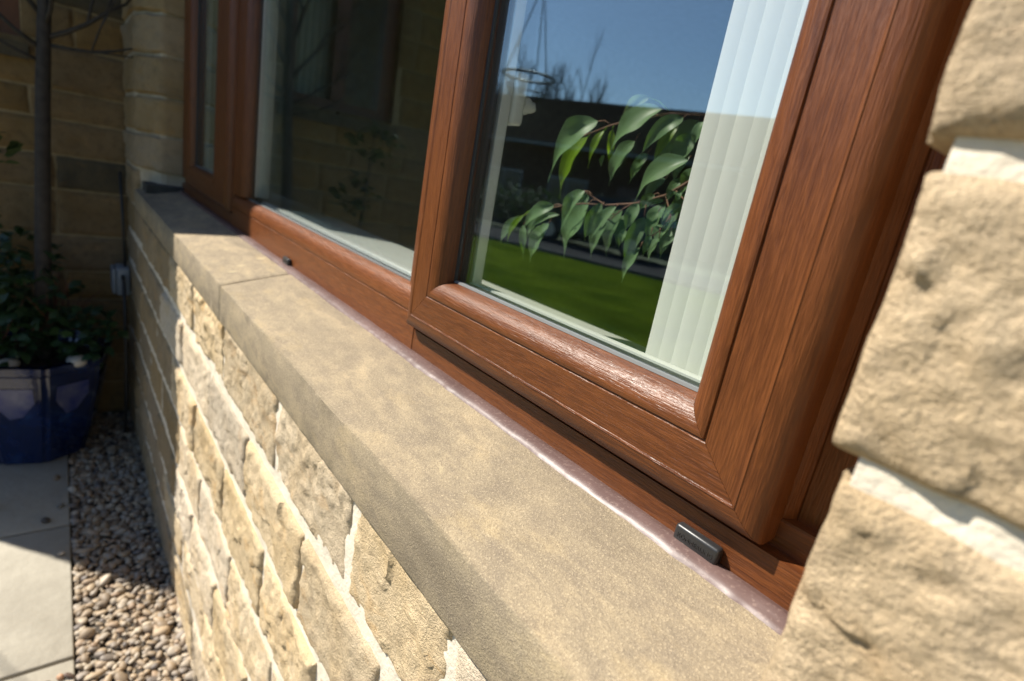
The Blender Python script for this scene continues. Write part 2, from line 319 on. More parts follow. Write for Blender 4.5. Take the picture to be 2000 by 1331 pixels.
# gravel: rounded pebbles, one mesh
def gravel():
    m, nt, b = newmat('river_pebble'); N = NT(nt); ge = N.n('ShaderNodeNewGeometry'); r = ge.outputs['Random Per Island']
    col = N.ramp(r, [(0.0, (0.16, 0.125, 0.09)), (0.18, (0.30, 0.22, 0.14)), (0.36, (0.40, 0.30, 0.19)), (0.5, (0.30, 0.20, 0.125)), (0.56, (0.42, 0.35, 0.255)), (0.72, (0.24, 0.205, 0.175)), (0.86, (0.50, 0.42, 0.31)), (0.97, (0.11, 0.095, 0.09))])
    c = N.coord(); N.l(N.mix(N.math('MULTIPLY', N.noise(c, 120, 4), 0.5), col, (0.22, 0.17, 0.12)), b.inputs['Base Color']); b.inputs['Roughness'].default_value = 0.62
    bm = bmesh.new(); bmesh.ops.create_icosphere(bm, subdivisions=2, radius=1); bv = np.array([v.co[:] for v in bm.verts]); bf = [[v.index for v in f.verts] for f in bm.faces]; bm.free()
    rng = np.random.RandomState(11); V = []; F = []; n = 0
    def put(x, y, z, s):
        nonlocal n
        a = np.array([s * rng.uniform(.8, 1.5), s * rng.uniform(.65, 1.0), s * rng.uniform(.4, .75)])
        p = bv * (1 + 0.16 * np.sin(bv @ rng.uniform(-2.5, 2.5, (3, 1)) + rng.uniform(0, 6)) + 0.10 * np.sin(bv @ rng.uniform(-4, 4, (3, 1)) + rng.uniform(0, 6)))
        p = np.sign(p) * np.abs(p) ** rng.uniform(.85, 1.05) * a
        e = Euler((rng.uniform(-.5, .5), rng.uniform(-.5, .5), rng.uniform(0, 6.28))).to_matrix(); p = p @ np.array(e).T
        V.extend((p + (x, y, z)).tolist()); F.extend([[q + n for q in f] for f in bf]); n += len(bv)
    x = -3.02
    while x < -0.2:
        st = 0.0148 if x < -1.0 else 0.024; y = -0.372
        while y < -0.10:
            s = rng.choice([0.0068, 0.0092, 0.0125, 0.0165], p=[.3, .37, .23, .10])
            put(x + rng.uniform(-.007, .007), min(max(y + rng.uniform(-.007, .007), -0.364), -0.12), GZ - 0.018 + rng.uniform(-.007, .011), s); y += st
        x += st
    o = mesh_obj('gravel', V, F, m, None, True); tag(o, 'rounded brown and buff pebbles filling the strip between wall and paving', 'gravel', kind='stuff')
    MB().box(-3.05, 2.2, -0.3765, -0.105, GZ - 0.055, GZ - 0.022).build('gravel_bed', plain('damp_grit', (0.06, 0.05, 0.04), 1.0, var=0.4, vscale=200)).__setitem__('kind', 'structure')
    spots = [(-1.43, -0.43, 'dark pebble lying near the corner of the nearest paving slab'), (-1.435, -0.405, 'orange brown pebble on the nearest slab beside its gravel edge'), (-1.43, -0.385, 'small dark pebble closest to gravel on the nearest slab'),
             (-1.955, -0.40, 'pale pebble on paving at the shadow edge'), (-2.16, -0.44, 'dark pebble alone on the shaded slab'), (-2.24, -0.40, 'grey pebble on shaded slab beside the gravel'), (-2.45, -0.41, 'brown pebble on shaded slab below the blue pot')]
    cols = [(0.08, 0.06, 0.05), (0.36, 0.2, 0.11), (0.12, 0.08, 0.06), (0.42, 0.33, 0.24), (0.06, 0.05, 0.04), (0.15, 0.14, 0.12), (0.2, 0.15, 0.1)]
    for k, (x, y, lab) in enumerate(spots):
        V.clear(); F.clear(); n = 0; put(x, y, GZ + 0.004, 0.010 if k < 3 else 0.012)
        o = mesh_obj('pebble', V, F, plain('pebble_stone_%d' % k, cols[k], 0.6, var=0.2, vscale=100), None, True); tag(o, lab, 'pebble', 'stray pebbles on the paving')
gravel()

# ------------------------------------------------------------------ stone walls
def rock(name, P0, U, Nn, wd, ht, depth, seed, res, mat, parent, bulge=0.012, rough=0.008, er=0.022, chip=0.004, lround=0.0, rround=0.0):
    """rock-faced block: P0 lower corner of its face, U along the wall, Nn outward"""
    P0, U, Nn = Vector(P0), Vector(U), Vector(Nn); rs = np.random.RandomState(seed)
    nu = max(4, int(wd / res)); nv = max(4, int(ht / res)); u, v = np.meshgrid(np.linspace(0, wd, nu + 1), np.linspace(0, ht, nv + 1))
    # chipped outline
    eu = np.minimum(u, wd - u); ev = np.minimum(v, ht - v)
    ju = chip * fbm(u * 30 + seed, v * 30, seed * .37, 3) * 2; jv = 0.55 * chip * fbm(u * 30, v * 30 + seed, seed * .71 + 5, 3) * 2
    e = np.minimum(eu, ev); k = np.clip(e / er, 0, 1); prof = np.sqrt(np.clip(1 - (1 - k) ** 2, 0, 1))
    # broad pitched shape + facets
    k2 = max(4, int(wd * ht / 0.0024)); pts = np.c_[rs.rand(k2) * wd, rs.rand(k2) * ht]; gr = rs.uniform(-1, 1, (k2, 2)) * 0.13; h0 = rs.uniform(-.5, .5, k2)
    wu = u + 0.012 * fbm(u * 40, v * 40, seed + 2, 3); wv = v + 0.012 * fbm(u * 40, v * 40, seed + 9, 3)
    d = (wu[..., None] - pts[:, 0]) ** 2 + ((wv[..., None] - pts[:, 1]) * 1.25) ** 2; ix = d.argmin(-1)
    fac = h0[ix] * 0.9 * rough + gr[ix, 0] * (wu - pts[ix, 0]) + gr[ix, 1] * (wv - pts[ix, 1])
    h = bulge * prof + prof * (0.42 * fac + rough * (0.75 * fbm(u * 7, v * 9, seed * 1.3, 2) + 0.55 * fbm(u * 30 + v * 14, v * 42, seed * 1.9, 3) + 0.42 * fbm(u * 95, v * 110, seed, 3)))
    h = np.maximum(h, 0.0052 * k + 0.22 * h)
    if lround: h = h - lround * np.clip(1 - u / (lround * 1.3), 0, 1) ** 2
    if rround: h = h - rround * np.clip(1 - (wd - u) / (rround * 2.4), 0, 1) ** 1.5
    A = np.array
    P = A(P0) + (u + ju)[..., None] * A(U) + (v + jv)[..., None] * A((0, 0, 1)) + h[..., None] * A(Nn)
    V = P.reshape(-1, 3).tolist(); F = []; W = nu + 1
    flip = U.cross(Vector((0, 0, 1))).dot(Nn) < 0
    for j in range(nv):
        for i in range(nu): o = j * W + i; F.append((o, o + 1, o + W + 1, o + W))
    ring = [i for i in range(W)] + [j * W + nu for j in range(1, nv + 1)] + [nv * W + i for i in range(nu - 1, -1, -1)] + [j * W for j in range(nv - 1, 0, -1)]
    b0 = len(V)
    for r in ring:
        p = Vector(V[r]); t = (p - P0).dot(Nn); q = p - Nn * (t + depth); V.append(q[:])
    for a in range(len(ring)): c = (a + 1) % len(ring); F.append((ring[c], ring[a], b0 + a, b0 + c))
    F.append(tuple(range(b0 + len(ring) - 1, b0 - 1, -1)))
    if flip: F = [f[::-1] for f in F]
    return mesh_obj(name, V, F, mat, parent, True, 42)

WALL = empty('house_wall', (-1.3, -0.05, GZ), 'sunlit buff rock-faced sandstone house wall around the brown window', 'wall')
X = Vector((1, 0, 0)); OUT = Vector((0, -1, 0)); FY = -0.121
J = 0.0165
zs = [-0.100, -0.237, -0.380, -0.535, -0.688, -0.838, -0.988, -1.155]
jx = [[-3.05, -2.78, -2.42, -2.10, -1.76, -1.42, -1.102, -0.752, -0.476, -0.273, -0.03, 0.27, 0.6],
      [-3.05, -2.66, -2.30, -1.92, -1.56, -1.213, -0.899, -0.61, -0.378, -0.12, 0.18, 0.6],
      [-3.05, -2.80, -2.45, -2.08, -1.74, -1.36, -1.062, -0.777, -0.531, -0.29, 0.02, 0.3, 0.6],
      [-3.05, -2.60, -2.24, -1.95, -1.58, -1.28, -0.98, -0.70, -0.42, -0.1, 0.25, 0.6],
      [-3.05, -2.75, -2.36, -2.02, -1.66, -1.37, -1.09, -0.83, -0.5, -0.2, 0.15, 0.6],
      [-3.05, -2.62, -2.28, -1.88, -1.52, -1.20, -0.92, -0.6, -0.3, 0.1, 0.6],
      [-3.05, -2.72, -2.4, -2.05, -1.70, -1.34, -1.04, -0.7, -0.35, 0.0, 0.6]]
sd = 100
for c in range(7):
    z1, z0 = zs[c] - (0.006 if c == 0 else J / 2), zs[c + 1] + J / 2
    for a, b in zip(jx[c][:-1], jx[c][1:]):
        sd += 1; rs = random.Random(sd); res = 0.0045 if (b > -1.5 and b < 0) else 0.010
        if a > -0.05: res = 0.02
        g = 0.0032
        rock('stone', (a + g, FY, z0), X, OUT, b - a - 2 * g, z1 - z0, 0.05, sd, res, M_stone if a > -1.95 else M_stone_shade, WALL, bulge=rs.uniform(0.007, 0.013), rough=rs.uniform(0.006, 0.0105), er=0.014, chip=0.0016)  # stones at the left end take the shade-darkened copy
def mortar_sheet(name, x0, x1, z0, z1, y, res, mat, parent, amp=0.0014):
    nx, nz = int((x1 - x0) / res), int((z1 - z0) / res); u, v = np.meshgrid(np.linspace(x0, x1, nx + 1), np.linspace(z0, z1, nz + 1))
    yy = y - amp * fbm(u * 25, v * 60, 4, 4); V = np.stack([u, yy, v], -1).reshape(-1, 3).tolist(); W = nx + 1
    F = [(j * W + i, j * W + i + 1, (j + 1) * W + i + 1, (j + 1) * W + i) for j in range(nz) for i in range(nx)]
    n = len(V); V += [(x0, y + .07, z0), (x1, y + .07, z0), (x1, y + .07, z1), (x0, y + .07, z1)]; F += [(n + 3, n + 2, n + 1, n)]
    return mesh_obj(name, V, F, mat, parent, True)
mortar_sheet('mortar', -3.05, 0.6, -1.17, -0.1015, FY - 0.0046, 0.008, M_mortar, WALL)
# right pier beside the window
pz = [-0.034, 0.148, 0.2645, 0.42, 0.56, 0.70, 0.86, 1.0, 1.12]; pe = [-0.0655, -0.0725, -0.078, -0.07, -0.075, -0.07, -0.08, -0.07]
for k in range(8):
    lo = pz[k] + (0.0095 if k else 0); hi = pz[k + 1]
    rock('stone', (pe[k], -0.1215, lo), X, OUT, 0.40, hi - lo, 0.15, 300 + k, 0.0025 if k < 4 else 0.012, M_stone_p, WALL, bulge=0.010, rough=0.0080, er=0.013, chip=0.0014, lround=0.002)
pm = MB().box(-0.055, 0.6, -0.118, 0.09, -0.03, 1.12)
for k in range(1, 8):
    x0 = max(pe[k - 1], pe[k]) + 0.006; n = 60
    V = [(x0 + 0.5 * i / n ** 1.0, y, pz[k] + dz) for i in range(n + 1) for (y, dz) in ((-0.1, -0.006), (-0.1262 - 0.0012 * float(fbm(i * .45, k * 3.1, 3, 3)), -0.004), (-0.1258 - 0.0012 * float(fbm(i * .45, k * 3.1 + .4, 3, 3)), 0.0135), (-0.1, 0.0155))]
    pm.add(V, [(4 * i + a, 4 * i + 4 + a, 4 * i + 5 + a, 4 * i + 1 + a) for i in range(n) for a in range(3)] + [(0, 1, 2, 3)])
pm.build('mortar', M_mortar, WALL)
# left jamb stones: worn, rounded faces beside the window
lz = [-0.1, 0.045, 0.18, 0.315, 0.455, 0.59, 0.72, 0.86, 1.0, 1.12]
for k in range(9):
    lo = lz[k] + (0.010 if k else 0.003); hi = lz[k + 1]
    xe = -2.49 if k else -2.635
    xm = -3.04
    rock('stone', (xm, -0.128, lo), X, OUT, xe - xm, hi - lo, 0.16, 340 + k, 0.008, M_stone_shade, WALL, bulge=0.012, rough=0.010, er=0.012, rround=0.072 if k else 0.01)
    if False: rock('stone', (-3.04, -0.128, lo), X, OUT, 0.27, hi - lo, 0.16, 360 + k, 0.010, M_stone_shade, WALL, bulge=0.014, rough=0.010, er=0.03)
jp = [(-3.05, -0.132), (-2.67, -0.132), (-2.60, -0.105), (-2.505, -0.066), (-2.498, -0.05), (-2.498, 0.09), (-3.05, 0.09)]
mesh_obj('mortar', [(a, b, z) for z in (-0.1, 1.12) for a, b in jp], [tuple(range(7))[::-1], tuple(range(7, 14))] + [(k, (k + 1) % 7, 7 + (k + 1) % 7, 7 + k) for k in range(7)], M_mortar_shade, WALL)
# wall above the window
MB().box(-3.05, 0.6, -0.125, 0.09, 1.03, 1.22).build('lintel', M_sill, WALL)
MB().box(-3.05, 0.6, -0.12, 0.09, 1.222, 2.4).build('upper_wall', M_stone, WALL)
MB().box(-3.06, 1.2, -0.50, -0.121, 2.16, 2.19).build('added_soffit', plain('added_soffit_brown', (0.10, 0.045, 0.02), 0.5), WALL)  # eaves out of view, added to hold sky light off the wall
MB().box(-3.06, 1.2, -0.525, -0.501, 2.14, 2.34).build('added_fascia', M_wx, WALL)  # front board of the added, unseen eaves
MB().box(-3.05, 0.6, 0.0, 0.09, -1.17, -0.02).build('inner_leaf', M_mortar_d, WALL)

# wing of the house at the left end, standing forward of the window wall
WING = empty('side_wall', (-3.15, -0.8, GZ), 'shaded brown sandstone wing wall behind the potted tree', 'wall')
wz = [-1.16, -1.0, -0.86, -0.72, -0.587, -0.46, -0.30, -0.108, 0.030, 0.172, 0.283, 0.455, 0.60, 0.75, 0.9, 1.05, 1.2, 1.36, 1.5]
WX = -3.062; NX = Vector((1, 0, 0)); YD = Vector((0, 1, 0))
for c in range(len(wz) - 1):
    y = -1.42; rs = random.Random(900 + c); cuts = [-1.42]
    while cuts[-1] < -0.14:
        n = cuts[-1] + rs.uniform(0.24, 0.42)
        if n > -0.26: n = -0.12
        cuts.append(n)
    if c == 7: cuts = [-1.42, -1.05, -0.70, -0.375, -0.12]
    for a, b in zip(cuts[:-1], cuts[1:]):
        if wz[c] > 0.33 and wz[c] < 1.3 and a < -0.46 and b > -1.06:   # opening of the wing window
            if a < -1.06: b = -1.06
            elif b > -0.46: a = -0.46
            else: continue
            if b - a < 0.05: continue
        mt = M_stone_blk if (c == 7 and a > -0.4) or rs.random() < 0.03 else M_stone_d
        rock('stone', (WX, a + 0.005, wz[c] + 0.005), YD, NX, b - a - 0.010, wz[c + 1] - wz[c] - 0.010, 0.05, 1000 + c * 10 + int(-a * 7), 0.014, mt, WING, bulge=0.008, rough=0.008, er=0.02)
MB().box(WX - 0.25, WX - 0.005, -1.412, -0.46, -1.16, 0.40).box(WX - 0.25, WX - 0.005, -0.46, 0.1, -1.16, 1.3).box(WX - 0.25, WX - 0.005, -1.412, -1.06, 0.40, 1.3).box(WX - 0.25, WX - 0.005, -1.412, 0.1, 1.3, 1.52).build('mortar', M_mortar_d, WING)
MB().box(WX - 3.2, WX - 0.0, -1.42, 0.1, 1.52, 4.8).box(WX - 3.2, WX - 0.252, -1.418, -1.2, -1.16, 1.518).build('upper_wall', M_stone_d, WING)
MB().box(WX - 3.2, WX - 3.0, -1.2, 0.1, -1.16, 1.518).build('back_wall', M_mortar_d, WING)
WW = empty('wing_window', (WX - 0.1, -0.76, 0.4), 'dark brown framed window in the wing wall, seen mirrored in the left pane', 'window')
fr = MB(); y0, y1, z0, z1 = -1.06, -0.46, 0.43, 1.3; xa, xb = WX - 0.14, WX - 0.06
fr.box(xa, xb, y0, y1, z0, z0 + 0.07).box(xa, xb, y0, y1, z1 - 0.07, z1).box(xa, xb, y0, y0 + 0.07, z0 + 0.07, z1 - 0.07).box(xa, xb, y1 - 0.07, y1, z0 + 0.07, z1 - 0.07).box(xa, xb, -0.795, -0.725, z0 + 0.07, z1 - 0.07)
fr.build('frame', M_wz, WW)
for a, b in ((-0.99, -0.795), (-0.725, -0.53)): MB().box(xa + 0.03, xa + 0.034, a, b, z0 + 0.07, z1 - 0.07).build('pane', M_glass_w, WW)
MB().box(WX - 0.14, WX + 0.035, -1.08, -0.44, 0.375, 0.43).build('sill', M_stone_blk, WW)
cv = [(WX - 0.20 + 0.012 * math.sin(i * 1.1), -0.74 + i * 0.006, z) for i in range(36) for z in (0.44, 1.3)]
mesh_obj('curtain', cv, [(2 * i, 2 * i + 1, 2 * i + 3, 2 * i + 2) for i in range(35)], plain('cream_curtain', (0.5, 0.46, 0.34), 0.9), WW, True)

# ------------------------------------------------------------------ window sill
SILL = empty('window_sill', (-1.3, -0.07, -0.1), 'weathered buff stone sill sloping out below the brown window', 'sill')
def sill_stone(x0, x1, seed, res):
    prof = [(0.03, -0.099), (0.03, -0.0030), (-0.0205, -0.0030), (-0.06, -0.0116), (-0.11, -0.0227), (-0.1365, -0.0287), (-0.1392, -0.0296), (-0.1402, -0.0314), (-0.1402, -0.06), (-0.1400, -0.096), (-0.1382, -0.0992), (-0.12, -0.0998), (-0.05, -0.0995)]
    n = int((x1 - x0) / res); m = len(prof); V = []; F = []
    for i in range(n + 1):
        x = x0 + (x1 - x0) * i / n; ed = 0.0025 * max(0, 1 - min(x - x0, x1 - x) / 0.006)
        for k, (y, z) in enumerate(prof):
            jn = 0.0011 * float(fbm(x * 60, k * 3.3, seed, 4)) + 0.0012 * float(fbm(x * 9, k * 1.3, seed + 8, 2))
            jn *= 0.55 if k not in (6, 9) else 1.1
            V.append((x + 0.0012 * float(fbm(y * 60, z * 60, seed, 2)) * (i in (0, n)), y + (jn + ed if y < -0.13 else 0), z + (jn if 1 < k < 8 else 0) - (ed if 1 < k < 8 else 0)))
    for i in range(n):
        for k in range(m): k2 = (k + 1) % m; F.append((i * m + k, i * m + k2, (i + 1) * m + k2, (i + 1) * m + k))
    F.append(tuple(range(m))[::-1]); F.append(tuple(n * m + k for k in range(m)))
    F = [f[::-1] for f in F]
    return mesh_obj('sill_stone', V, F, M_sill, SILL, True, 40)
sill_stone(-2.63, -1.0960, 3, 0.006); sill_stone(-1.0895, 0.25, 8, 0.004)
MB().box(-1.0962, -1.0893, -0.122, 0.02, -0.098, -0.045).build('joint', M_gasket, SILL)
MB().box(-2.56, -2.44, -0.12, 0.0, -0.02, 0.012).build('end_bedding', plain('dark_bedding', (0.05, 0.048, 0.045), 0.95, var=0.3), SILL)

# ------------------------------------------------------------------ the brown window
WIN = empty('house_window', (-1.25, 0.02, 0.0), 'brown wood-grain framed window with two opening sashes and a fixed middle pane', 'window')
TOP = 1.02
def ring(profile, x0, x1, z0, z1, parent, names, wr=None, mats=None, close=None):
    """four mitred members; profile = [(t, y)] from the outer edge inwards; wr = extra width of the flat on the right-hand member"""
    def shift(side):
        if side == 'right' and wr: return [(t if t < 0.03 else t + wr, y) for t, y in profile]
        return profile
    P = {s: shift(s) for s in ('bottom', 'right', 'top', 'left')}; n = len(profile); out = []
    def corner(k, sx_, sz_):
        tx = P['left'][k][0] if sx_ == 0 else P['right'][k][0]; tz = profile[k][0]
        return (x0 + tx if sx_ == 0 else x1 - tx, profile[k][1], z0 + tz if sz_ == 0 else z1 - tz)
    for (nm, a, b, mt) in zip(names, ((0, 0), (1, 0), (1, 1), (0, 1)), ((1, 0), (1, 1), (0, 1), (0, 0)), (mats or (M_wx, M_wz, M_wx, M_wz))):
        V = []; gap = 0.00025
        for k in range(n):
            p, q = Vector(corner(k, *a)), Vector(corner(k, *b)); d = (q - p).normalized(); V += [tuple(p + d * gap), tuple(q - d * gap)]
        F = [(2 * k, 2 * k + 1, 2 * k + 3, 2 * k + 2) for k in range(n - 1)] + [(2 * n - 2, 2 * n - 1, 1, 0)]
        F += [tuple(2 * k for k in range(n))[::-1], tuple(2 * k + 1 for k in range(n))]
        F = [f[::-1] for f in F]
        out.append(mesh_obj(nm, V, F, mt, parent, True, 28))
    return out
def arc(p0, p1, c, n=6):
    return [tuple((1 - t) ** 2 * np.array(p0) + 2 * t * (1 - t) * np.array(c) + t * t * np.array(p1)) for t in np.linspace(0, 1, n)]
SASH = [(0.0, 0.012)] + arc((0.0, -0.0045), (0.0185, -0.0180), (0.0016, -0.0166), 11) + [(0.0193, -0.0187), (0.0206, -0.0184), (0.0212, -0.0179), (0.0515, -0.0179), (0.0522, -0.0168), (0.0534, -0.0166), (0.0541, -0.0182)] + arc((0.0555, -0.0186), (0.0768, 0.0045), (0.0745, -0.0175), 10) + [(0.0768, 0.012)]
INNER = [(0.020, 0.0125), (0.020, 0.047)] + arc((0.068, 0.047), (0.0775, 0.038), (0.0775, 0.047), 4) + [(0.0775, 0.0295), (0.060, 0.0295), (0.060, 0.0125)]
SPACE = [(0.064, 0.0105), (0.0772, 0.0105), (0.0772, 0.0238), (0.064, 0.0238)]
GASK = [(0.0768, 0.0022), (0.0792, 0.0030), (0.0796, 0.0056), (0.0768, 0.0057)]
def pane_pair(x0, x1, z0, z1, y, parent):
    MB().box(x0, x1, y, y + 0.004, z0, z1).build('glass_pane', M_glass, parent)
    MB().box(x0, x1, y + 0.018, y + 0.022, z0, z1).build('glass_pane', M_glass_in, parent)
def sash(x0, x1, z0, z1, name, label, wr=None):
    s = empty(name, ((x0 + x1) / 2, 0, z0)); attach_empty(s, WIN); s['label'] = label
    ring(SASH, x0, x1, z0, z1, s, ('bottom_rail', 'stile', 'top_rail', 'stile'), wr)
    ring(INNER, x0, x1, z0, z1, s, ('inner_rail', 'inner_stile', 'inner_rail', 'inner_stile'), wr, (M_white,) * 4)
    ring(SPACE, x0, x1, z0, z1, s, ('spacer_bar',) * 4, wr, (M_spacer,) * 4)
    ring(GASK, x0, x1, z0, z1, s, ('gasket',) * 4, wr, (M_gasket_g, M_gasket, M_gasket, M_gasket))
    pane_pair(x0 + 0.068, x1 - 0.068 - (wr or 0), z0 + 0.068, z1 - 0.068, 0.006, s); return s
def attach_empty(o, parent):
    o.parent = parent; o.matrix_parent_inverse = Matrix.Translation(parent.location).inverted()
S1 = sash(-0.624, -0.1245, 0.036, TOP - 0.04, 'opening_sash', 'right-hand opening sash beside the stone pier')
S2 = sash(-2.315, -1.667, 0.035, TOP - 0.04, 'opening_sash', 'far left opening sash in shade', 0.10)
# fixed middle light: bottom rail, mullions
def member(name, prof, x0, x1, mat, horizontal=True, z0=0.0, z1=1.0, parent=WIN):
    n = len(prof); V = []
    for a, b in prof: V += [(x0, a, b), (x1, a, b)]
    F = [(2 * k, 2 * k + 1, 2 * ((k + 1) % n) + 1, 2 * ((k + 1) % n)) for k in range(n)] + [tuple(2 * k for k in range(n))[::-1], tuple(2 * k + 1 for k in range(n))]
    return mesh_obj(name, V, [f[::-1] for f in F], mat, parent, True, 28)
bead = [(0.0, 0.0), (0.0, 0.049), (0.0013, 0.0497), (0.0013, 0.0510), (-0.0002, 0.0517)] + [(y, t) for t, y in arc((0.054, -0.0006), (0.0835, 0.0185), (0.080, -0.0006), 9)]
member('bottom_rail', [(0.062, -0.02), (0.0, -0.02)] + bead + [(0.0255, 0.0835), (0.0255, 0.05), (0.062, 0.05)], -1.667, -0.6232, M_wx_sheen)
member('bottom_rail', [(0.0612, -0.02), (0.0008, -0.02), (0.0008, 0.0300), (0.0125, 0.0300), (0.0125, 0.052), (0.0612, 0.052)], -0.6226, -0.052, M_wx)
member('bottom_rail', [(0.0612, -0.02), (0.0008, -0.02), (0.0008, 0.0300), (0.0125, 0.0300), (0.0125, 0.052), (0.0612, 0.052)], -2.49, -1.6676, M_wx)
def upright(name, prof, z0, z1, mat=M_wz):
    n = len(prof); V = []
    for a, b in prof: V += [(a, b, z0), (a, b, z1)]
    F = [(2 * k, 2 * k + 1, 2 * ((k + 1) % n) + 1, 2 * ((k + 1) % n)) for k in range(n)] + [tuple(2 * k for k in range(n))[::-1], tuple(2 * k + 1 for k in range(n))]
    return mesh_obj(name, V, F, mat, WIN, True, 28)
ov = [(t - 0.054, y) for t, y in arc((0.054, -0.0006), (0.0835, 0.0185), (0.080, -0.0006), 9)]
upright('mullion', [(-0.6265, 0.0125), (-0.6265, 0.0004)] + [(-0.6345 - t, y) for t, y in ov] + [(-0.664, 0.0255), (-0.640, 0.0255), (-0.640, 0.062), (-0.6265, 0.062)], 0.0865, TOP)
upright('mullion', [(-1.667, 0.0125), (-1.667, 0.0004)] + [(-1.598 + t, y) for t, y in ov] + [(-1.5685, 0.0255), (-1.60, 0.0255), (-1.60, 0.0285), (-1.667, 0.0285)], 0.0865, TOP)
upright('jamb', [(-0.1250, 0.0125), (-0.1180, 0.0240), (-0.1180, 0.0220), (-0.052, 0.0220), (-0.052, 0.062), (-0.1255, 0.062)], 0.0305, TOP)
upright('jamb', [(-2.3155, 0.062), (-2.49, 0.062), (-2.49, 0.0006), (-2.3155, 0.0006)], 0.0525, TOP)
MB().box(-2.49, -0.052, 0.0007, 0.061, TOP - 0.04, TOP + 0.03).build('head_rail', M_wx, WIN)
# white room side of the fixed light
bevel_box('inner_mullion', -1.668, -1.566, 0.029, 0.066, 0.09, TOP, 0.004, M_white, WIN)
bevel_box('inner_mullion', -0.668, -0.6275, 0.0465, 0.066, 0.09, TOP, 0.003, M_white, WIN)
bevel_box('inner_rail', -1.565, -0.669, 0.0465, 0.066, 0.05, 0.084, 0.003, M_white, WIN)
MB().box(-1.5675, -0.665, 0.0245, 0.0378, 0.066, 0.0812).build('spacer_bar', M_spacer, WIN)
MB().box(-1.5675, -1.580, 0.0245, 0.0378, 0.0815, TOP).build('spacer_bar', M_spacer, WIN)
pane_pair(-1.59, -0.64, 0.07, TOP, 0.0205, WIN)
MB().box(-1.566, -0.666, 0.0165, 0.0202, 0.0822, 0.0852).build('gasket', M_gasket_g, WIN)

# silicone bead between frame and sill
def sealant():
    base = [(0.004, 0.0005), (-0.0002, 0.0020), (-0.0030, 0.0026), (-0.0062, 0.0028), (-0.0095, 0.0026), (-0.0128, 0.0019), (-0.0160, 0.0005), (-0.0188, -0.0014), (-0.0210, -0.0048), (-0.016, -0.005)]
    x0, x1, n = -2.49, -0.055, 800; V = []; F = []; m = len(base)
    for i in range(n + 1):
        x = x0 + (x1 - x0) * i / n
        wob = 0.0016 * float(fbm(x * 22, 1.5, 21, 3)) + 0.0007 * float(fbm(x * 90, 2.5, 22, 2)); top = 0.0012 * float(fbm(x * 14, 7.5, 23, 3)); bul = 0.0013 * float(fbm(x * 18, 3.5, 25, 3))
        tuck = max(0, 1 - abs(x + 0.10) / 0.03) * 0.002
        for k, (y, z) in enumerate(base):
            wgt = max(0, (k - 3) / 4); V.append((x, y + wob * wgt, z + (top if k in (1, 2) else 0) + (bul if 2 < k < 7 else 0) * 0.8 + (0.00015 * float(fbm(x * 160, k * 1.7, 29, 2)) if 1 < k < 8 else 0) - wob * wgt * 0.2 + tuck * (k in (3, 4))))
    for i in range(n):
        for k in range(m): k2 = (k + 1) % m; F.append((i * m + k2, i * m + k, (i + 1) * m + k, (i + 1) * m + k2))
    F.append(tuple(range(m))); F.append(tuple(n * m + k for k in range(m))[::-1])
    o = mesh_obj('sealant_bead', V, F, M_seal, WIN, True, 60)
sealant()

# weep-hole covers with raised lettering
def cover(xc, parent):
    c = bevel_box('weep_cover', xc - 0.0186, xc + 0.0186, -0.0082, 0.0005, 0.0002, 0.0152, 0.0026, M_cap, parent, 3)
    fc = bpy.data.curves.new('lettering', 'FONT'); fc.body = 'K\u00d6MMERLING'; fc.size = 0.0046; fc.extrude = 0.00022; fc.align_x = 'CENTER'; fc.align_y = 'CENTER'; fc.space_character = 1.05
    t = bpy.data.objects.new('lettering', fc); COL.objects.link(t)
    dg = bpy.context.evaluated_depsgraph_get(); me = bpy.data.meshes.new_from_object(t.evaluated_get(dg)); bpy.data.objects.remove(t)
    me.transform(Matrix.Translation((xc, -0.00835, 0.0077)) @ Matrix.Rotation(R(90), 4, 'X')); me.materials.clear(); me.materials.append(M_cap)
    o = bpy.data.objects.new('lettering', me); COL.objects.link(o); attach(o, c); return c
cover(-0.167, WIN); cover(-1.158, WIN)

# window handle inside the right sash
HD = bevel_box('handle', -0.575, -0.5465, 0.0472, 0.0655, 0.302, 0.360, 0.005, M_handle, S1, 3)
hb = MB(); hb.tube([(-0.560, 0.0655, 0.328), (-0.560, 0.0765, 0.328)], [0.0115, 0.010], 16); hb.build('handle_hub', M_handle, S1, True, 40)
hl = MB(); hl.tube([(-0.560, 0.0765, 0.328), (-0.560, 0.084, 0.3275), (-0.560, 0.087, 0.324)], [0.0075, 0.007, 0.005], 12); hl.build('handle_lever', M_handle, S1, True, 50)

# ------------------------------------------------------------------ room inside
def struct(name, mb, mat): o = mb.build(name, mat); o['kind'] = 'structure'; return o
struct('room_floor', MB().box(-3.3, 0.9, 0.095, 4.6, -1.2, -1.1), M_carpet)
struct('room_ceiling', MB().box(-3.3, 0.9, 0.095, 4.6, 1.35, 1.45), M_plaster)
struct('room_wall_back', MB().box(-3.3, 0.9, 4.6, 4.7, -1.2, 1.45), M_plaster)
struct('room_wall_left', MB().box(-3.4, -3.302, 0.095, 4.6, -1.2, 1.45), M_plaster)
struct('room_wall_right', MB().box(0.902, 1.0, 0.095, 4.6, -1.2, 1.45), M_plaster)
struct('room_wall_window', MB().box(-3.3, -2.5, 0.0905, 0.0945, -1.1, 1.35).box(-0.045, 0.9, 0.0905, 0.0945, -1.1, 1.35).box(-2.5, -0.045, 0.0905, 0.0945, -1.1, 0.03).box(-2.5, -0.045, 0.0905, 0.0945, 1.1, 1.35), M_plaster)
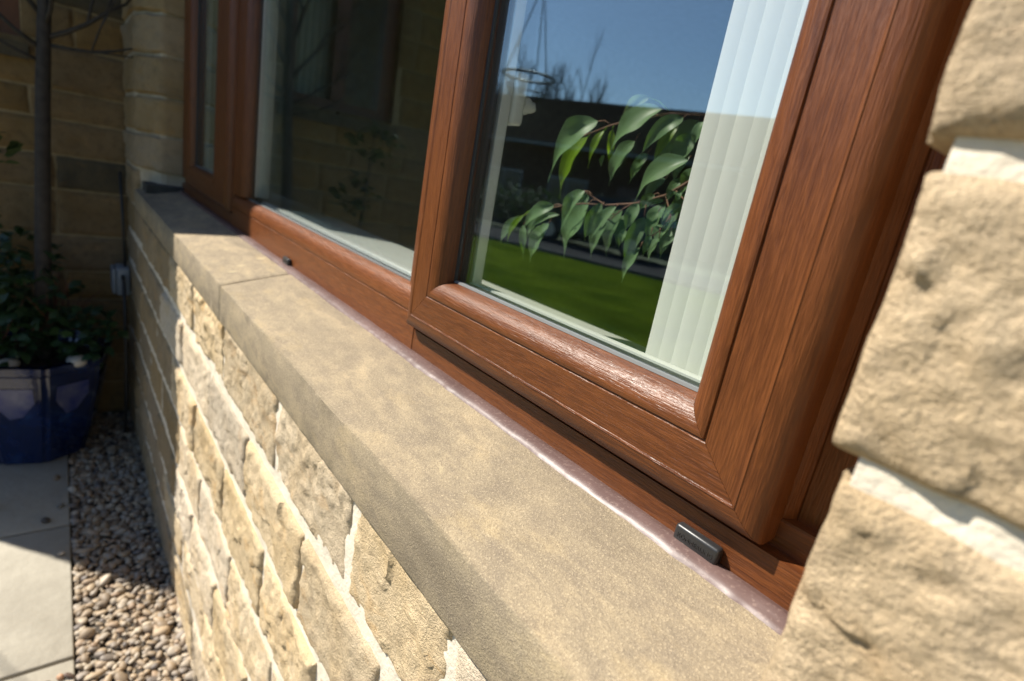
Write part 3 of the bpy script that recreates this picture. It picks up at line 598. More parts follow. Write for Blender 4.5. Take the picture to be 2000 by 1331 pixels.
o = bevel_box('window_board', -2.62, 0.04, 0.0665, 0.255, 0.033, 0.058, 0.006, plain('white_board', (0.72, 0.73, 0.68), 0.35), None, 3); tag(o, 'white inner window board lit by a wedge of sun behind the left pane', 'window board')

# vertical blind drawn to the right
BL = empty('vertical_blind', (-0.23, 0.14, 0.08), 'white vertical blind drawn aside behind the right-hand pane', 'blind')
th = R(13); u = Vector((math.cos(th), math.sin(th), 0)); nrm = Vector((u.y, -u.x, 0))
for i in range(14):
    p = Vector((-0.339 + i * 0.0165, 0.118, 0)); ph = R((0, 2, -1, 3, -2, 1)[i % 6]); u2 = Vector((math.cos(th + ph), math.sin(th + ph), 0)); n2 = Vector((u2.y, -u2.x, 0))
    V = []; F = []; n = 24
    for k in range(n + 1):
        q = p + u2 * (0.089 * k / n) + n2 * (0.0046 * (1 - math.exp(-(k / n) / 0.11)))
        for z in (0.082 + 0.001 * (i % 2), 1.0):
            V += [tuple(q + Vector((0, 0, z))), tuple(q - n2 * 0.0004 + Vector((0, 0, z)))]
    for k in range(n):
        a, b = 4 * k, 4 * k + 4; F += [(a, a + 2, b + 2, b), (a + 1, b + 1, b + 3, a + 3)]
        F += [(a, b, b + 1, a + 1), (a + 2, a + 3, b + 3, b + 2)]
    F += [(0, 1, 3, 2), (4 * n, 4 * n + 2, 4 * n + 3, 4 * n + 1)]
    sl = mesh_obj('slat', V, F, M_blind, BL, True, 30)
    wb = MB(); a0 = p + u2 * 0.001 - n2 * 0.0012; a1 = p + u2 * 0.086 - n2 * 0.0012
    q = [a0 + n2 * 0.0024 * s for s in (0, 1)] + [a1 + n2 * 0.0024 * s for s in (1, 0)]
    wb.add([tuple(v + Vector((0, 0, z))) for z in (0.0735, 0.0865) for v in q], [(0, 3, 2, 1), (4, 5, 6, 7), (0, 1, 5, 4), (1, 2, 6, 5), (2, 3, 7, 6), (3, 0, 4, 7)])
    wgt = wb.build('bottom_weight', M_white, sl)
    cl = MB(); c0 = p + u2 * 0.003
    cl.tube([c0 + Vector((-.0032, -.001, .0805)), c0 + Vector((-.0038, -.001, .0885)), c0 + Vector((.0012, -.001, .0890)), c0 + Vector((.0016, -.001, .0825))], 0.0011, 6)
    cl.build('chain_clip', M_white, sl, True)
MB().box(-2.4, -0.06, 0.105, 0.155, 1.0, 1.04).build('head_track', M_white, BL)

# ------------------------------------------------------------------ house plant behind the glass
CAMP = Vector((0, -0.36, 0.234))
def at(px, py, y):
    """photo pixel -> point on the plane at depth y behind the window face"""
    c = right * (px - 1000) + (-up) * (py - 665.5) + fwd * 1075.03; t = (y + 0.36) / c.y; return CAMP + c * t
PL = empty('house_plant', (-0.20, 0.34, 0.058), 'green weeping fig branches with drooping glossy leaves beside the blind', 'plant')
def leaf(px0, py0, px1, py1, hw, y0, y1, kind=0, droop=0.012, fold=0.35, twist=0.0, stalk=None):
    a, b = at(px0, py0, y0), at(px1, py1, y1); L = (b - a).length; d = (b - a).normalized(); view = ((CAMP - (a + b) / 2).normalized() * 0.9 + tosun * 0.55 + Vector((0.25 * math.sin(px0), 0, 0.25 * math.cos(py0)))).normalized()
    side = d.cross(view).normalized(); nn = side.cross(d).normalized(); twist *= 0.35; side = (side * math.cos(twist) + nn * math.sin(twist)).normalized(); nn = side.cross(d).normalized()
    W = 1.12 * hw / 1075.0 * ((a + b) / 2 - CAMP).dot(fwd); V = []; F = []; n = 18; L *= 1.10
    for i in range(n + 1):
        s = i / n; q_ = s * 1.14; wd = W * max(0.035, (max(0, q_) ** 0.62) * (max(0, 1 - q_) ** 0.95) / 0.405)
        if i in (0, n): wd = 0.0003
        c = a + d * (L * s) + Vector((0, 0, droop * (1 - (2 * s - 1) ** 2))) + nn * (0.10 * L * math.sin(math.pi * s)) - nn * 0.05 * L * s * s - Vector((0, 0, 0.10 * L * max(0, s - 0.72) * 2))
        for k, t in enumerate((-1, -0.55, 0, 0.55, 1)):
            V.append(tuple(c + side * (wd * t) + nn * (abs(t) * wd * (fold + 0.12) + 0.16 * wd * t * math.sin(6.5 * s + px0) + 0.10 * wd * abs(t) * math.sin(13 * s + py0))))
    for i in range(n):
        for k in range(4): o = i * 5 + k; F.append((o, o + 1, o + 6, o + 5))
    m = mesh_obj('leaf', V, F, (M_leaf, M_leaf_lime, M_leaf_pale)[kind], PL, True)
    if stalk:
        q = at(stalk[0], stalk[1], y0 + 0.002); st = MB(); st.tube([q, (q + a) / 2 + Vector((0, 0, 0.003)), a], [0.0009, 0.0008, 0.0006], 6); st.build('stalk', M_leaf_lime if kind else M_twig, m, True)
Yu, Yl = 0.300, 0.290
for args in [  # upper spray
    (1168, 237, 1075, 338, 25, Yu - .01, Yu - .02, 0, .016, .3, .2, (1192, 243)), (1148, 268, 1094, 372, 19, Yu, Yu + .01, 1, .0, .3, -.3, (1160, 258)), (1180, 256, 1150, 318, 9, Yu - .01, Yu - .015, 1, .002, .3, .1, (1190, 248)),
    (1196, 253, 1190, 320, 8, Yu - .005, Yu, 1, .0, .3, .5, (1200, 245)), (1293, 214, 1193, 289, 26, Yu - .015, Yu - .02, 0, .004, .25, .3, (1305, 218)), (1240, 276, 1191, 352, 20, Yu, Yu + .01, 0, .0, .3, -.5, (1250, 262)),
    (1335, 230, 1252, 302, 17, Yu - .012, Yu - .02, 0, .010, .3, .3, (1350, 226)), (1325, 243, 1275, 320, 11, Yu, Yu - .005, 1, .003, .4, .7, (1335, 232)), (1365, 235, 1312, 315, 27, Yu + .02, Yu + .03, 0, 0, .2, -.3, (1370, 228)),
    (1268, 191, 1212, 240, 11, Yu - .02, Yu - .02, 2, .010, .3, .8, (1306, 216)), (1248, 216, 1225, 238, 7, Yu - .02, Yu - .02, 2, .002, .3, .3, (1262, 195)), (1374, 238, 1355, 284, 12, Yu - .02, Yu - .02, 0, 0, .3, .4, (1378, 228)),
    (1180, 303, 1174, 326, 5, Yu, Yu, 0, 0, .3, 0, None),
    # lower spray
    (1344, 314, 1241, 388, 23, Yl - .02, Yl - .02, 0, .008, .3, .35, (1352, 305)), (1278, 380, 1251, 407, 13, Yl, Yl, 0, 0, .3, 0, (1290, 383)), (1297, 392, 1254, 405, 6, Yl - .01, Yl - .01, 0, .002, .3, .4, (1310, 385)),
    (1082, 401, 1022, 446, 14, Yl - .02, Yl - .03, 0, .008, .25, .3, (1100, 404)), (1023, 421, 990, 474, 7, Yl - .03, Yl - .035, 1, .003, .3, .4, (1040, 412)), (1022, 424, 977, 472, 12, Yl - .02, Yl - .02, 0, .0, .3, -.3, None),
    (1092, 420, 1032, 458, 8, Yl - .02, Yl - .025, 0, .006, .4, .5, (1100, 405)), (1072, 437, 1036, 503, 17, Yl - .01, Yl - .01, 0, 0, .3, -.2, (1085, 415)), (1022, 440, 1022, 497, 8, Yl, Yl, 0, 0, .3, .9, (1040, 414)),
    (1142, 373, 1094, 456, 14, Yl - .02, Yl - .02, 0, .014, .35, .5, (1158, 384)), (1150, 396, 1102, 492, 27, Yl + .01, Yl + .02, 0, 0, .25, -.5, (1165, 392)), (1150, 380, 1134, 402, 9, Yl, Yl, 0, 0, .3, 0, (1156, 380)),
    (1175, 398, 1156, 438, 11, Yl - .02, Yl - .02, 0, 0, .3, .1, (1182, 400)), (1204, 404, 1154, 466, 13, Yl - .03, Yl - .03, 0, .003, .35, .4, (1212, 401)), (1186, 430, 1154, 497, 15, Yl - .01, Yl - .01, 0, 0, .35, -.1, (1200, 418)),
    (1216, 410, 1184, 492, 20, Yl + .02, Yl + .03, 0, 0, .25, -.7, (1222, 402)), (1247, 398, 1222, 447, 14, Yl - .03, Yl - .03, 0, 0, .3, .2, (1250, 396)), (1258, 424, 1219, 507, 16, Yl - .025, Yl - .02, 0, .0, .35, .2, (1262, 400)),
    (1221, 448, 1209, 480, 8, Yl - .01, Yl - .01, 0, 0, .3, 0, (1228, 440)), (1250, 484, 1216, 545, 12, Yl - .02, Yl - .02, 0, 0, .4, .1, (1258, 470)), (1271, 460, 1256, 497, 8, Yl - .01, Yl - .01, 0, 0, .3, .2, (1275, 445)),
    (1287, 466, 1266, 508, 11, Yl + .01, Yl + .01, 0, 0, .3, -.5, (1290, 445)), (1331, 402, 1292, 434, 9, Yl - .03, Yl - .03, 0, .003, .3, .3, (1340, 395)), (1316, 374, 1302, 388, 8, Yl - .01, Yl - .01, 0, 0, .3, 0, (1325, 372)),
    (1329, 373, 1322, 394, 7, Yl - .02, Yl - .02, 0, 0, .3, .3, (1335, 370)), (1319, 463, 1293, 484, 7, Yl - .02, Yl - .02, 0, 0, .3, .3, (1330, 450)), (1306, 436, 1279, 482, 15, Yl + .02, Yl + .02, 0, 0, .3, -.6, (1312, 420)),
    (1300, 400, 1270, 470, 20, Yl + .03, Yl + .04, 0, 0, .3, -.7, (1305, 392)), (1350, 410, 1335, 450, 12, Yl, Yl, 0, 0, .3, .2, (1350, 400)), (1330, 430, 1318, 470, 12, Yl + .03, Yl + .03, 0, 0, .3, -.5, (1335, 420))] + [(x_, y_, x_ - dx, y_ + dy, hw, Yl + q, Yl + q, kd, .002, .3, tw, (x_ + 9, y_ - 9)) for x_, y_, dx, dy, hw, q, kd, tw in (
    (1352, 262, 38, 62, 20, .02, 0, .3), (1345, 300, 30, 55, 14, .03, 0, -.4), (1320, 262, 40, 60, 17, .03, 0, .2), (1362, 330, 32, 50, 16, .01, 0, .5), (1335, 350, 34, 44, 13, .02, 0, -.2), (1340, 380, 30, 50, 14, .03, 0, .3), (1325, 410, 26, 52, 14, .03, 0, -.3), (1310, 450, 20, 50, 12, .02, 0, .2), (1285, 415, 24, 48, 14, .02, 0, .4),
    (1265, 300, 34, 52, 12, .04, 0, -.3), (1170, 405, 28, 60, 15, .03, 0, .2), (1125, 405, 22, 58, 14, .02, 0, -.4), (1060, 420, 30, 44, 10, .02, 0, .3), (1230, 420, 26, 60, 15, .03, 0, -.2), (1300, 350, 44, 40, 12, .03, 0, .1))]: leaf(*args)
def branch(pts, r0, r1, name='branch'):
    b = MB(); q = [at(*p) for p in pts]; n = len(q); b.tube(q, [r0 + (r1 - r0) * i / (n - 1) for i in range(n)], 8); return b.build(name, M_twig, PL, True)
branch([(1520, 300, .40), (1450, 245, .34), (1380, 223, Yu), (1310, 222, Yu - .01), (1270, 228, Yu - .01), (1225, 237, Yu - .01), (1190, 246, Yu - .01), (1165, 256, Yu), (1137, 266, Yu)], 0.0028, 0.0008)
branch([(1520, 420, .40), (1430, 340, .33), (1352, 352, Yl), (1300, 382, Yl), (1240, 398, Yl), (1182, 401, Yl), (1150, 380, Yl), (1140, 374, Yl - .01)], 0.0028, 0.0008)
branch([(1182, 401, Yl), (1140, 398, Yl - .01), (1100, 402, Yl - .015), (1045, 413, Yl - .02), (1020, 422, Yl - .03)], 0.0014, 0.0007)
branch([(1235, 398, Yl), (1215, 410, Yl - .01), (1190, 430, Yl)], 0.0012, 0.0006)
branch([(1300, 382, Yl), (1310, 420, Yl + .01), (1290, 450, Yl), (1262, 470, Yl)], 0.0014, 0.0006)
branch([(1320, 372, Yl), (1345, 400, Yl), (1330, 450, Yl)], 0.0012, 0.0006)
e0, e1 = at(1520, 300, .40), at(1520, 420, .40)
MB().tube([(-0.205, 0.36, -0.72), (-0.2, 0.35, 0.0), e1, e0, e0 + Vector((0.0, 0.01, 0.15))], [0.009, 0.008, 0.006, 0.005, 0.003], 10).build('stem', M_bark, PL, True)
pot_i = MB()
pot_i.tube([(-0.205, 0.42, -1.10), (-0.205, 0.42, -0.75), (-0.205, 0.42, -0.70)], [0.11, 0.14, 0.15], 24); pot_i.build('plant_pot', plain('cream_pot', (0.5, 0.45, 0.38), 0.5), PL, True, 40)

# ------------------------------------------------------------------ things in the shaded corner
POT = empty('plant_pot', (-2.79, -0.52, GZ), 'blue glazed octagonal pot in the shaded corner', 'pot')
def octpot():
    m, nt, b = newmat('blue_glaze'); N = NT(nt); c = N.coord(); f = N.noise(c, 9, 5, 0.6)
    N.l(N.ramp(f, [(0.35, (0.002, 0.006, 0.03)), (0.6, (0.004, 0.014, 0.07)), (0.75, (0.010, 0.040, 0.14))]), b.inputs['Base Color']); b.inputs['Roughness'].default_value = 0.13; b.inputs['Coat Weight'].default_value = 0.6
    N.l(N.bump(N.noise(c, 25, 3), 0.15, 0.01), b.inputs['Normal'])
    m2, nt, b2 = newmat('pale_glaze_panel'); N = NT(nt); f = N.noise(N.coord(), 12, 4)
    N.l(N.ramp(f, [(0.35, (0.02, 0.03, 0.14)), (0.6, (0.08, 0.085, 0.16)), (0.75, (0.15, 0.15, 0.22))]), b2.inputs['Base Color']); b2.inputs['Roughness'].default_value = 0.2
    cx, cy = -2.765, -0.475; prof = [(0.180, GZ), (0.190, GZ + 0.02), (0.220, GZ + 0.15), (0.250, GZ + 0.32), (0.256, GZ + 0.39), (0.268, GZ + 0.40), (0.270, GZ + 0.43), (0.254, GZ + 0.435), (0.240, GZ + 0.42), (0.222, GZ + 0.36)]
    V = []; F = []; n = 8; off = R(10)
    for r, z in prof: V += [(cx + r * math.cos(off + k * math.pi / 4), cy + r * math.sin(off + k * math.pi / 4), z) for k in range(n)]
    for i in range(len(prof) - 1):
        for k in range(n): k2 = (k + 1) % n; F.append((i * n + k, i * n + k2, (i + 1) * n + k2, (i + 1) * n + k))
    F.append(tuple(range(n))[::-1])
    bm = bmesh.new(); me = bpy.data.meshes.new('body'); me.from_pydata(V, [], F); bm.from_mesh(me)
    ed = [e for e in bm.edges if abs((e.verts[0].co - e.verts[1].co).normalized().z) > 0.3]
    bmesh.ops.bevel(bm, geom=ed, offset=0.014, segments=3, affect='EDGES'); bm.to_mesh(me); bm.free(); me.materials.append(m)
    me.polygons.foreach_set('use_smooth', [True] * len(me.polygons)); me.set_sharp_from_angle(angle=R(40)); o = bpy.data.objects.new('body', me); COL.objects.link(o); attach(o, POT)
    for k in range(8):   # glazed panels set in each side
        a0 = off + k * math.pi / 4; a1 = a0 + math.pi / 4
        def pt(r, z, t): p = np.array((cx + r * math.cos(a0), cy + r * math.sin(a0))) * (1 - t) + np.array((cx + r * math.cos(a1), cy + r * math.sin(a1))) * t; d = p - (cx, cy); d = d / np.linalg.norm(d); p = p + d * 0.003; return (p[0], p[1], z)
        V = [pt(0.2525, GZ + 0.345, .2), pt(0.2525, GZ + 0.345, .8), pt(0.2440, GZ + 0.285, .82), pt(0.2332, GZ + 0.225, .62), pt(0.2315, GZ + 0.215, .4), pt(0.2440, GZ + 0.285, .18)]
        mesh_obj('glaze_panel', V, [(5, 4, 3, 2, 1, 0)], m2, POT)
    V = [(cx + 0.243 * math.cos(off + k * math.pi / 4), cy + 0.243 * math.sin(off + k * math.pi / 4), GZ + 0.385) for k in range(8)] + [(cx, cy, GZ + 0.41)]
    mesh_obj('soil', V, [(k, (k + 1) % 8, 8) for k in range(8)], plain('potting_soil', (0.03, 0.02, 0.014), 1.0, var=0.4, vscale=120, bump=1, bscale=150, bdist=0.01), POT)
octpot()
def cobble(x, y, z, r, lab):
    bm = bmesh.new(); bmesh.ops.create_icosphere(bm, subdivisions=3, radius=1)
    for v in bm.verts: v.co = Vector((x, y, z)) + Vector((v.co.x * r * 1.3, v.co.y * r, v.co.z * r * 0.6)) * (1 + 0.08 * math.sin(3 * v.co.x + 2 * v.co.y))
    me = bpy.data.meshes.new('cobble'); bm.to_mesh(me); bm.free(); me.materials.append(MATS.get('white_cobble') or plain('white_cobble', (0.5, 0.46, 0.4), 0.6, var=0.15)); me.polygons.foreach_set('use_smooth', [True] * len(me.polygons))
    o = bpy.data.objects.new('cobble', me); COL.objects.link(o); tag(o, lab, 'stone', 'pale cobbles on the soil of the blue pot')
cobble(-2.60, -0.335, GZ + 0.425, 0.036, 'pale cobble on the pot soil nearest the house wall'); cobble(-2.595, -0.535, GZ + 0.425, 0.033, 'pale cobble on the pot soil at the left picture edge')

def grow(mb, p, d, L, r, depth, rng, spread=0.6, up_=0.15, twigs=None, sides=6, kids=(2, 3)):
    n = 4; pts = [p]; q = Vector(p); dd = Vector(d)
    for i in range(n):
        dd = (dd + Vector((rng.uniform(-1, 1), rng.uniform(-1, 1), rng.uniform(-.6, .8))) * 0.16 + Vector((0, 0, up_ * 0.25))).normalized(); q = q + dd * (L / n); pts.append(q.copy())
    mb.tube(pts, [r * (1 - 0.55 * i / n) for i in range(n + 1)], sides if depth > 0 else 4)
    if depth <= 0: return
    for k in range(rng.randint(*kids)):
        i = rng.randint(2, n); nd = (dd + Vector((rng.uniform(-1, 1), rng.uniform(-1, 1), rng.uniform(-.4, .9))) * spread).normalized()
        grow(mb, pts[i], nd, L * rng.uniform(.55, .8), r * 0.55, depth - 1, rng, spread, up_, twigs, sides, kids)
TR = empty('potted_tree', (-2.72, -0.45, GZ + 0.40), 'bare slender standard tree in the blue pot', 'tree')
tb = MB(); tb.tube([(-2.72, -0.435, GZ + 0.39), (-2.72, -0.425, -0.4), (-2.715, -0.41, 0.0), (-2.72, -0.397, 0.3), (-2.72, -0.385, 0.52), (-2.72, -0.375, 0.85)], [0.030, 0.026, 0.0235, 0.022, 0.020, 0.012], 12); tb.build('trunk', M_bark, TR, True)
rng = random.Random(5)
br = [((-2.72, -0.39, 0.44), (0.1, 0.55, 0.25), .30, .010), ((-2.72, -0.39, 0.42), (0.15, 0.75, -0.02), .27, .008), ((-2.72, -0.39, 0.40), (0.1, -0.7, 0.35), .34, .009), ((-2.72, -0.39, 0.36), (0.2, -0.8, 0.12), .28, .007), ((-2.72, -0.385, 0.5), (-0.1, -0.6, 0.6), .35, .010),
      ((-2.72, -0.385, 0.55), (0.2, 0.5, 0.7), .33, .010), ((-2.72, -0.38, 0.62), (0.3, -0.4, 0.8), .35, .009), ((-2.72, -0.38, 0.7), (-0.2, 0.5, 0.8), .35, .009), ((-2.72, -0.38, 0.75), (0.3, 0.3, 0.9), .35, .008), ((-2.72, -0.38, 0.8), (0, -0.3, 1), .4, .009), ((-2.72, -0.385, 0.48), (0.5, 0.1, 0.5), .3, .008)]
for p, d, L, r in br:
    b = MB(); grow(b, Vector(p), Vector(d).normalized(), L, r, 3, rng, 0.75, 0.25); b.build('branch', M_bark, TR, True)

def leafy(name, parent, centre, rad, count, size, mat, seed, zflat=1.0, shell=0.35):
    rng = np.random.RandomState(seed); V = []; F = []
    for k in range(count):
        d = rng.normal(size=3); d /= np.linalg.norm(d); rr = shell + (1 - shell) * rng.rand() ** 0.6; rr *= 0.75 + 0.5 * (vn(d[0] * 2.2 + 5, d[1] * 2.2 + d[2] * 1.7, seed) + 0.5)
        p = Vector(np.array(centre) + d * rr * np.array(rad) * (1, 1, zflat)); e = Euler((rng.uniform(-.9, .9), rng.uniform(-.9, .9), rng.uniform(0, 6.28))).to_matrix(); s = size * rng.uniform(.6, 1.3); n = len(V)
        for (a, b, c) in ((0, 0, 0), (.35, .28, .06), (.38, -.28, .06), (.72, .2, .02), (.74, -.2, .02), (1, 0, -.1)): V.append(tuple(p + e @ Vector((a * s, b * s, c * s))))
        F += [(n, n + 2, n + 1), (n + 1, n + 2, n + 4, n + 3), (n + 3, n + 4, n + 5)]
    return mesh_obj(name, V, F, mat, parent)
SH = empty('pot_shrub', (-2.78, -0.56, GZ + 0.40), 'dark green leafy shrub filling the blue pot around the tree trunk', 'shrub')
sb = MB(); rng = random.Random(9)
for k in range(12):
    a = rng.uniform(0, 6.28); grow(sb, Vector((-2.78 + .07 * math.cos(a), -.54 + .07 * math.sin(a), GZ + .39)), Vector((math.cos(a) * .6, math.sin(a) * .6, .9)).normalized(), .22, .005, 1, rng, .6, .2)
sb.build('stems', plain('reddish_stem', (0.10, 0.035, 0.02), 0.7), SH, True)
for c, r, n in (((-2.78, -.62, -.47), (.22, .22, .22), 300), ((-2.70, -.48, -.60), (.17, .15, .13), 170), ((-2.66, -.32, -.62), (.13, .13, .11), 150), ((-2.72, -.52, -.42), (.2, .2, .17), 200), ((-2.66, -.62, -.62), (.2, .2, .12), 150)):
    o = leafy('foliage', SH, c, r, n, .052, M_leaf_dark, int(n) + 3); o['kind'] = 'stuff'

# outdoor box and cable on the wall
BX = empty('cable_box', (-2.93, -0.15, -0.5), 'grey weatherproof cable box on the wall near the shaded corner', 'box')
M_box = plain('grey_plastic', (0.20, 0.22, 0.24), 0.5)
bevel_box('body', -2.99, -2.87, -0.185, -0.137, -0.52, -0.40, 0.006, M_box, BX); bevel_box('lid', -2.985, -2.875, -0.20, -0.1855, -0.515, -0.405, 0.005, M_box, BX)
cb = MB(); cb.tube([(-2.86, -0.165, -0.43), (-2.80, -0.165, -0.45), (-2.77, -0.165, -0.55), (-2.74, -0.165, -0.75), (-2.76, -0.165, -0.95), (-2.78, -0.17, -1.14)], 0.007, 8); cb.tube([(-2.93, -0.15, -0.40), (-2.94, -0.155, -0.2), (-2.99, -0.16, 0.0)], 0.006, 8)
cb.build('cable', M_gasket, BX, True)

# slim shrub by the wing, seen only as a reflection in the left pane
S3 = empty('young_shrub', (-2.35, -0.62, GZ), 'slim young shrub mirrored in the left pane', 'shrub')

S3.location = (-2.3, -0.585, GZ)
MB().tube([(-2.3, -0.585, GZ), (-2.29, -0.58, -0.5), (-2.30, -0.60, 0.0), (-2.29, -0.62, 0.34)], [0.009, 0.008, 0.006, 0.003], 8).build('stem', M_bark, S3, True)
for c, r, n in (((-2.29, -.63, .30), (.10, .14, .08), 70), ((-2.3, -.57, .08), (.09, .12, .09), 70), ((-2.3, -.60, -.15), (.10, .12, .10), 60), ((-2.3, -.6, -.4), (.1, .12, .12), 60)):
    o = leafy('foliage', S3, c, r, n, .045, M_leaf_ev, n + 41); o['kind'] = 'stuff'

# ------------------------------------------------------------------ across the lawn: houses, trees, hedge, car (seen mirrored in the glass)
DV = Vector((0.938, -0.346, 0)); NV = Vector((0.346, 0.938, 0))     # along the road / towards the window
M_brick = plain('brown_brick', (0.085, 0.05, 0.035), 0.9, spec=0.0, var=0.25, vscale=6, bump=0.3, bscale=30, bdist=0.01)
M_tile = plain('dark_roof_tile', (0.022, 0.019, 0.017), 0.9, spec=0.0, var=0.3, vscale=4, bump=0.5, bscale=12, bdist=0.03)
M_trim = plain('grey_trim', (0.22, 0.22, 0.21), 0.5)
M_pane = plain('dark_window_pane', (0.02, 0.025, 0.03), 0.08)
M_door = plain('painted_door', (0.10, 0.05, 0.04), 0.4)
def bungalow(c, half, depth, eaves, ridge, label, seed):
    c = Vector(c); H = empty('bungalow', (c.x, c.y, GZ), label, 'house', 'houses across the road')
    def P(s, t, z): v = c + DV * s + NV * t; return (v.x, v.y, z)
    def bx(mb, s0, s1, t0, t1, z0, z1):
        v = [P(s, t, z) for s in (s0, s1) for t in (t0, t1) for z in (z0, z1)]
        mb.add(v, [(0, 1, 3, 2), (4, 6, 7, 5), (0, 4, 5, 1), (2, 3, 7, 6), (0, 2, 6, 4), (1, 5, 7, 3)]); return mb
    bx(MB(), -half, half, -depth, 0, GZ - .05, eaves).build('wall', M_brick, H)
    o = 0.35; hm = -depth / 2
    V = [P(-half - o, o, eaves - .05), P(half + o, o, eaves - .05), P(half + o, -depth - o, eaves - .05), P(-half - o, -depth - o, eaves - .05), P(-half - o, hm, ridge), P(half + o, hm, ridge)]
    V += [(x, y, z + .12) for x, y, z in V]
    rf = mesh_obj('roof', V, [(6, 7, 11, 10), (9, 10, 11, 8), (0, 4, 5, 1), (3, 2, 5, 4), (0, 1, 7, 6), (2, 3, 9, 8), (0, 6, 10, 4), (3, 4, 10, 9), (1, 5, 11, 7), (2, 8, 11, 5)], M_tile, H)
    bx(MB(), -half - o, half + o, o + .14, o + .24, eaves - .12, eaves + .02).build('gutter', M_trim, H)
    k = -half + 1.0; i = 0
    while k < half - 2.2:
        if i % 3 == 1:
            d = bx(MB(), k, k + .95, .01, .05, GZ, GZ + 2.05).build('door', M_door, H); bx(MB(), k + .8, k + .86, .052, .09, GZ + 1, GZ + 1.1).build('door_handle', M_trim, d); k += 2.0
        else:
            f = bx(MB(), k, k + 1.8, .01, .06, GZ + .9, GZ + 2.1).build('window', M_trim, H)
            for q in (0, 1): bx(MB(), k + .08 + q * .86, k + .86 + q * .86, .062, .07, GZ + 1.0, GZ + 2.0).build('pane', M_pane, f)
            k += 3.1
        i += 1
    return H
bungalow((-19.0, -15.2, 0), 8.2, 7.5, 2.15, 4.45, 'long dark brown bungalow mirrored left of the fig leaves', 1)
bungalow((-2.0, -21.8, 0), 8.0, 7.5, 2.35, 4.6, 'dark brown bungalow mirrored behind the fig leaves', 2)

M_body = plain('dark_car_paint', (0.015, 0.017, 0.02), 0.25); M_tyre = plain('tyre_rubber', (0.015, 0.015, 0.015), 0.8); M_rim = plain('alloy_rim', (0.35, 0.35, 0.36), 0.3, 0.8)
def car(c, label):
    c = Vector(c); K = empty('parked_car', (c.x, c.y, GZ + .012), label, 'car'); g = GZ + .012
    def P(s, t, z): v = c + DV * s + NV * t; return (v.x, v.y, g + z)
    prof = [(-2.1, .35), (-2.15, .75), (-1.95, .98), (-1.05, 1.06), (-.45, 1.52), (.9, 1.60), (1.75, 1.50), (2.05, 1.02), (2.12, .55), (2.05, .33)]
    V = [P(s, t * (1 if z < 1.1 else .84), z) for t in (-.88, .88) for s, z in prof]; n = len(prof)
    F = [tuple(range(n)), tuple(range(2 * n - 1, n - 1, -1))] + [(k, n + k, n + (k + 1) % n, (k + 1) % n) for k in range(n)]
    mesh_obj('body', V, F, M_body, K)
    for s0, s1 in ((-.72, .12), (.2, 1.05), (1.12, 1.62)):
        tp = .02 if s0 < 0 else 0; V = [P(s0 - .06, .882, 1.08), P(s1, .882, 1.08), P(s1 - .04, .77, 1.46), P(s0 + (.42 if s0 < 0 else .02), .77, 1.46)]; mesh_obj('side_window', V, [(0, 1, 2, 3)], M_pane, K)
    for s in (-1.3, 1.3):
        for t in (-.80, .80):
            mb = MB(); mb.tube([P(s, t - .11, .33), P(s, t + .11, .33)], .33, 24); wl = mb.build('wheel', M_tyre, K, True, 40)
            mb = MB(); mb.tube([P(s, t + .112 * (1 if t > 0 else -1), .33), P(s, t + .125 * (1 if t > 0 else -1), .33)], .21, 20); mb.build('rim', M_rim, wl, True, 40)
    for t in (-.6, .6): V = [P(-2.155, t - .2, .62), P(-2.155, t + .2, .62), P(-2.11, t + .2, .80), P(-2.11, t - .2, .80)]; mesh_obj('headlight', V, [(0, 1, 2, 3)], M_trim, K)
car((-11.6, -12.3, 0), 'dark car parked by the road, mirrored behind the fig leaves')
HG = empty('hedge', (-16.5, -11.9, GZ), 'low green hedge before the bungalow, mirrored at the left of the pane', 'hedge')
rng = random.Random(3)
for k in range(9):
    p = Vector((-17.2, -11.6, 0)) + DV * (k * .62); o = leafy('foliage', HG, (p.x, p.y, GZ + .8), (.55, .55, .75), 220, .16, M_leaf_ev, 70 + k); o['kind'] = 'stuff'
MB().tube([(-17.4, -11.5, GZ + .15), (-12.0, -13.5, GZ + .15)], .08, 6).build('stems', M_bark, HG)
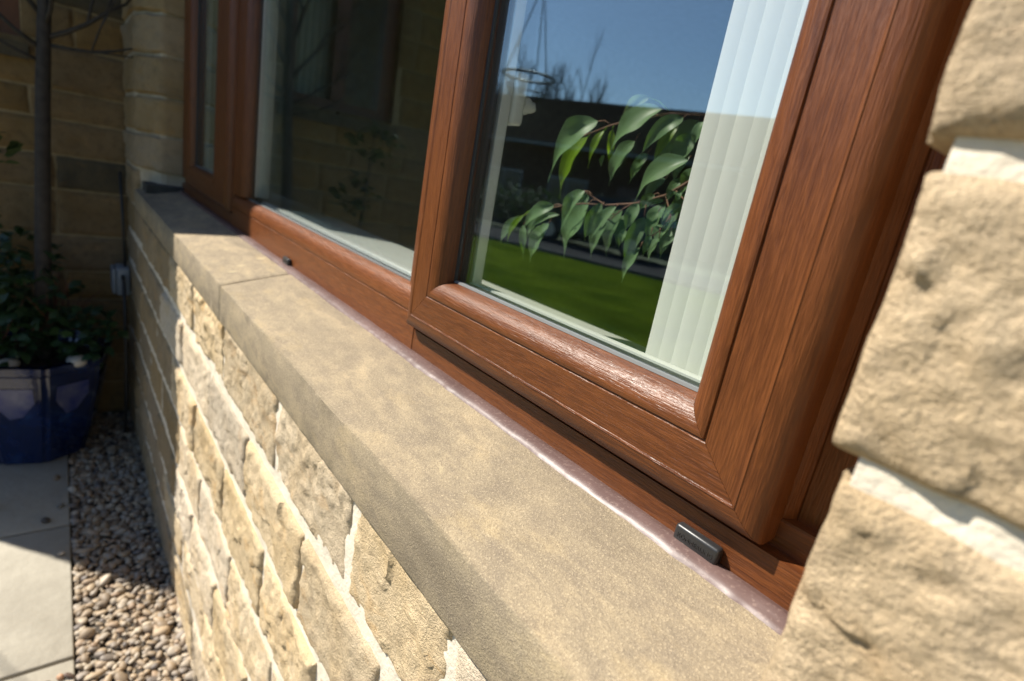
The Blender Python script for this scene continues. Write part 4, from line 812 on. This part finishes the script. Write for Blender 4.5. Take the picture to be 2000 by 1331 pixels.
def bare_tree(x, y, h, seed, label):
    T = empty('bare_tree', (x, y, GZ), label, 'tree', 'bare trees behind the bungalows'); rng = random.Random(seed); b = MB(); p = Vector((x, y, GZ - .05))
    pts = [p + Vector((0.1 * math.sin(k + seed), 0.1 * math.cos(k), h * .42 * k / 4)) for k in range(5)]; b.tube(pts, [.17 * (1 - .1 * k) for k in range(5)], 10); b.build('trunk', M_bark, T, True)
    c = MB()
    for k in range(9):
        a = k * 0.9 + seed; grow(c, pts[2 + k % 3], Vector((math.cos(a) * .55, math.sin(a) * .55, .85)).normalized(), h * .30, .085, 4, rng, .5, .45, None, 5, (2, 4))
    c.build('crown', M_bark, T, True)
bare_tree(-26.5, -23.5, 8.6, 2, 'bare tree mirrored above the bungalow roof, nearest the fig leaves'); bare_tree(-31, -23.0, 8.6, 5, 'bare tree mirrored above the roof in the middle of the trio'); bare_tree(-34.0, -23.5, 9.0, 8, 'bare tree mirrored closest to the window handle')
for k, (x, y, h) in enumerate(((-17, -35, 6.6), (-22, -33, 6.4))): bare_tree(x, y, h, 20 + k, ('bare treetop mirrored beside the blind', 'bare treetop mirrored above the fig leaves')[k])

# hanging basket frame on the corner of the wing
HB = empty('hanging_basket', (-3.25, -1.95, 0.85), 'empty wire hanging basket mirrored near the window handle', 'basket')
M_wire = plain('black_wire', (0.012, 0.012, 0.012), 0.5); cx, cy, cz = -3.10, -2.02, 0.93
mb = MB(); circ = lambda r, z, n=28: [(cx + r * math.cos(2 * math.pi * k / n), cy + r * math.sin(2 * math.pi * k / n), z) for k in range(n + 1)]
mb.tube(circ(.17, cz), .008, 8, False); mb.tube(circ(.125, cz - .10), .005, 6, False); mb.build('rim', M_wire, HB, True)
mb = MB()
for k in range(12):
    a = k * math.pi / 6; mb.tube([(cx + .17 * math.cos(a), cy + .17 * math.sin(a), cz), (cx + .125 * math.cos(a), cy + .125 * math.sin(a), cz - .1), (cx + .02 * math.cos(a), cy + .02 * math.sin(a), cz - .17)], .003, 5)
mb.build('wires', M_wire, HB, True)
for k in range(3): a = k * 2.1 + .4; MB().tube([(cx + .17 * math.cos(a), cy + .17 * math.sin(a), cz), (cx, cy, cz + .55)], .004, 5).build('chain', M_wire, HB, True)
MB().tube([(-3.25, -1.42, cz + .62), (-3.17, -1.75, cz + .66), (cx, cy, cz + .62), (cx, cy, cz + .54)], .009, 8).tube([(-3.25, -1.42, cz + .25), (-3.22, -1.6, cz + .45), (-3.17, -1.75, cz + .65)], .007, 8).build('bracket', M_wire, HB, True)
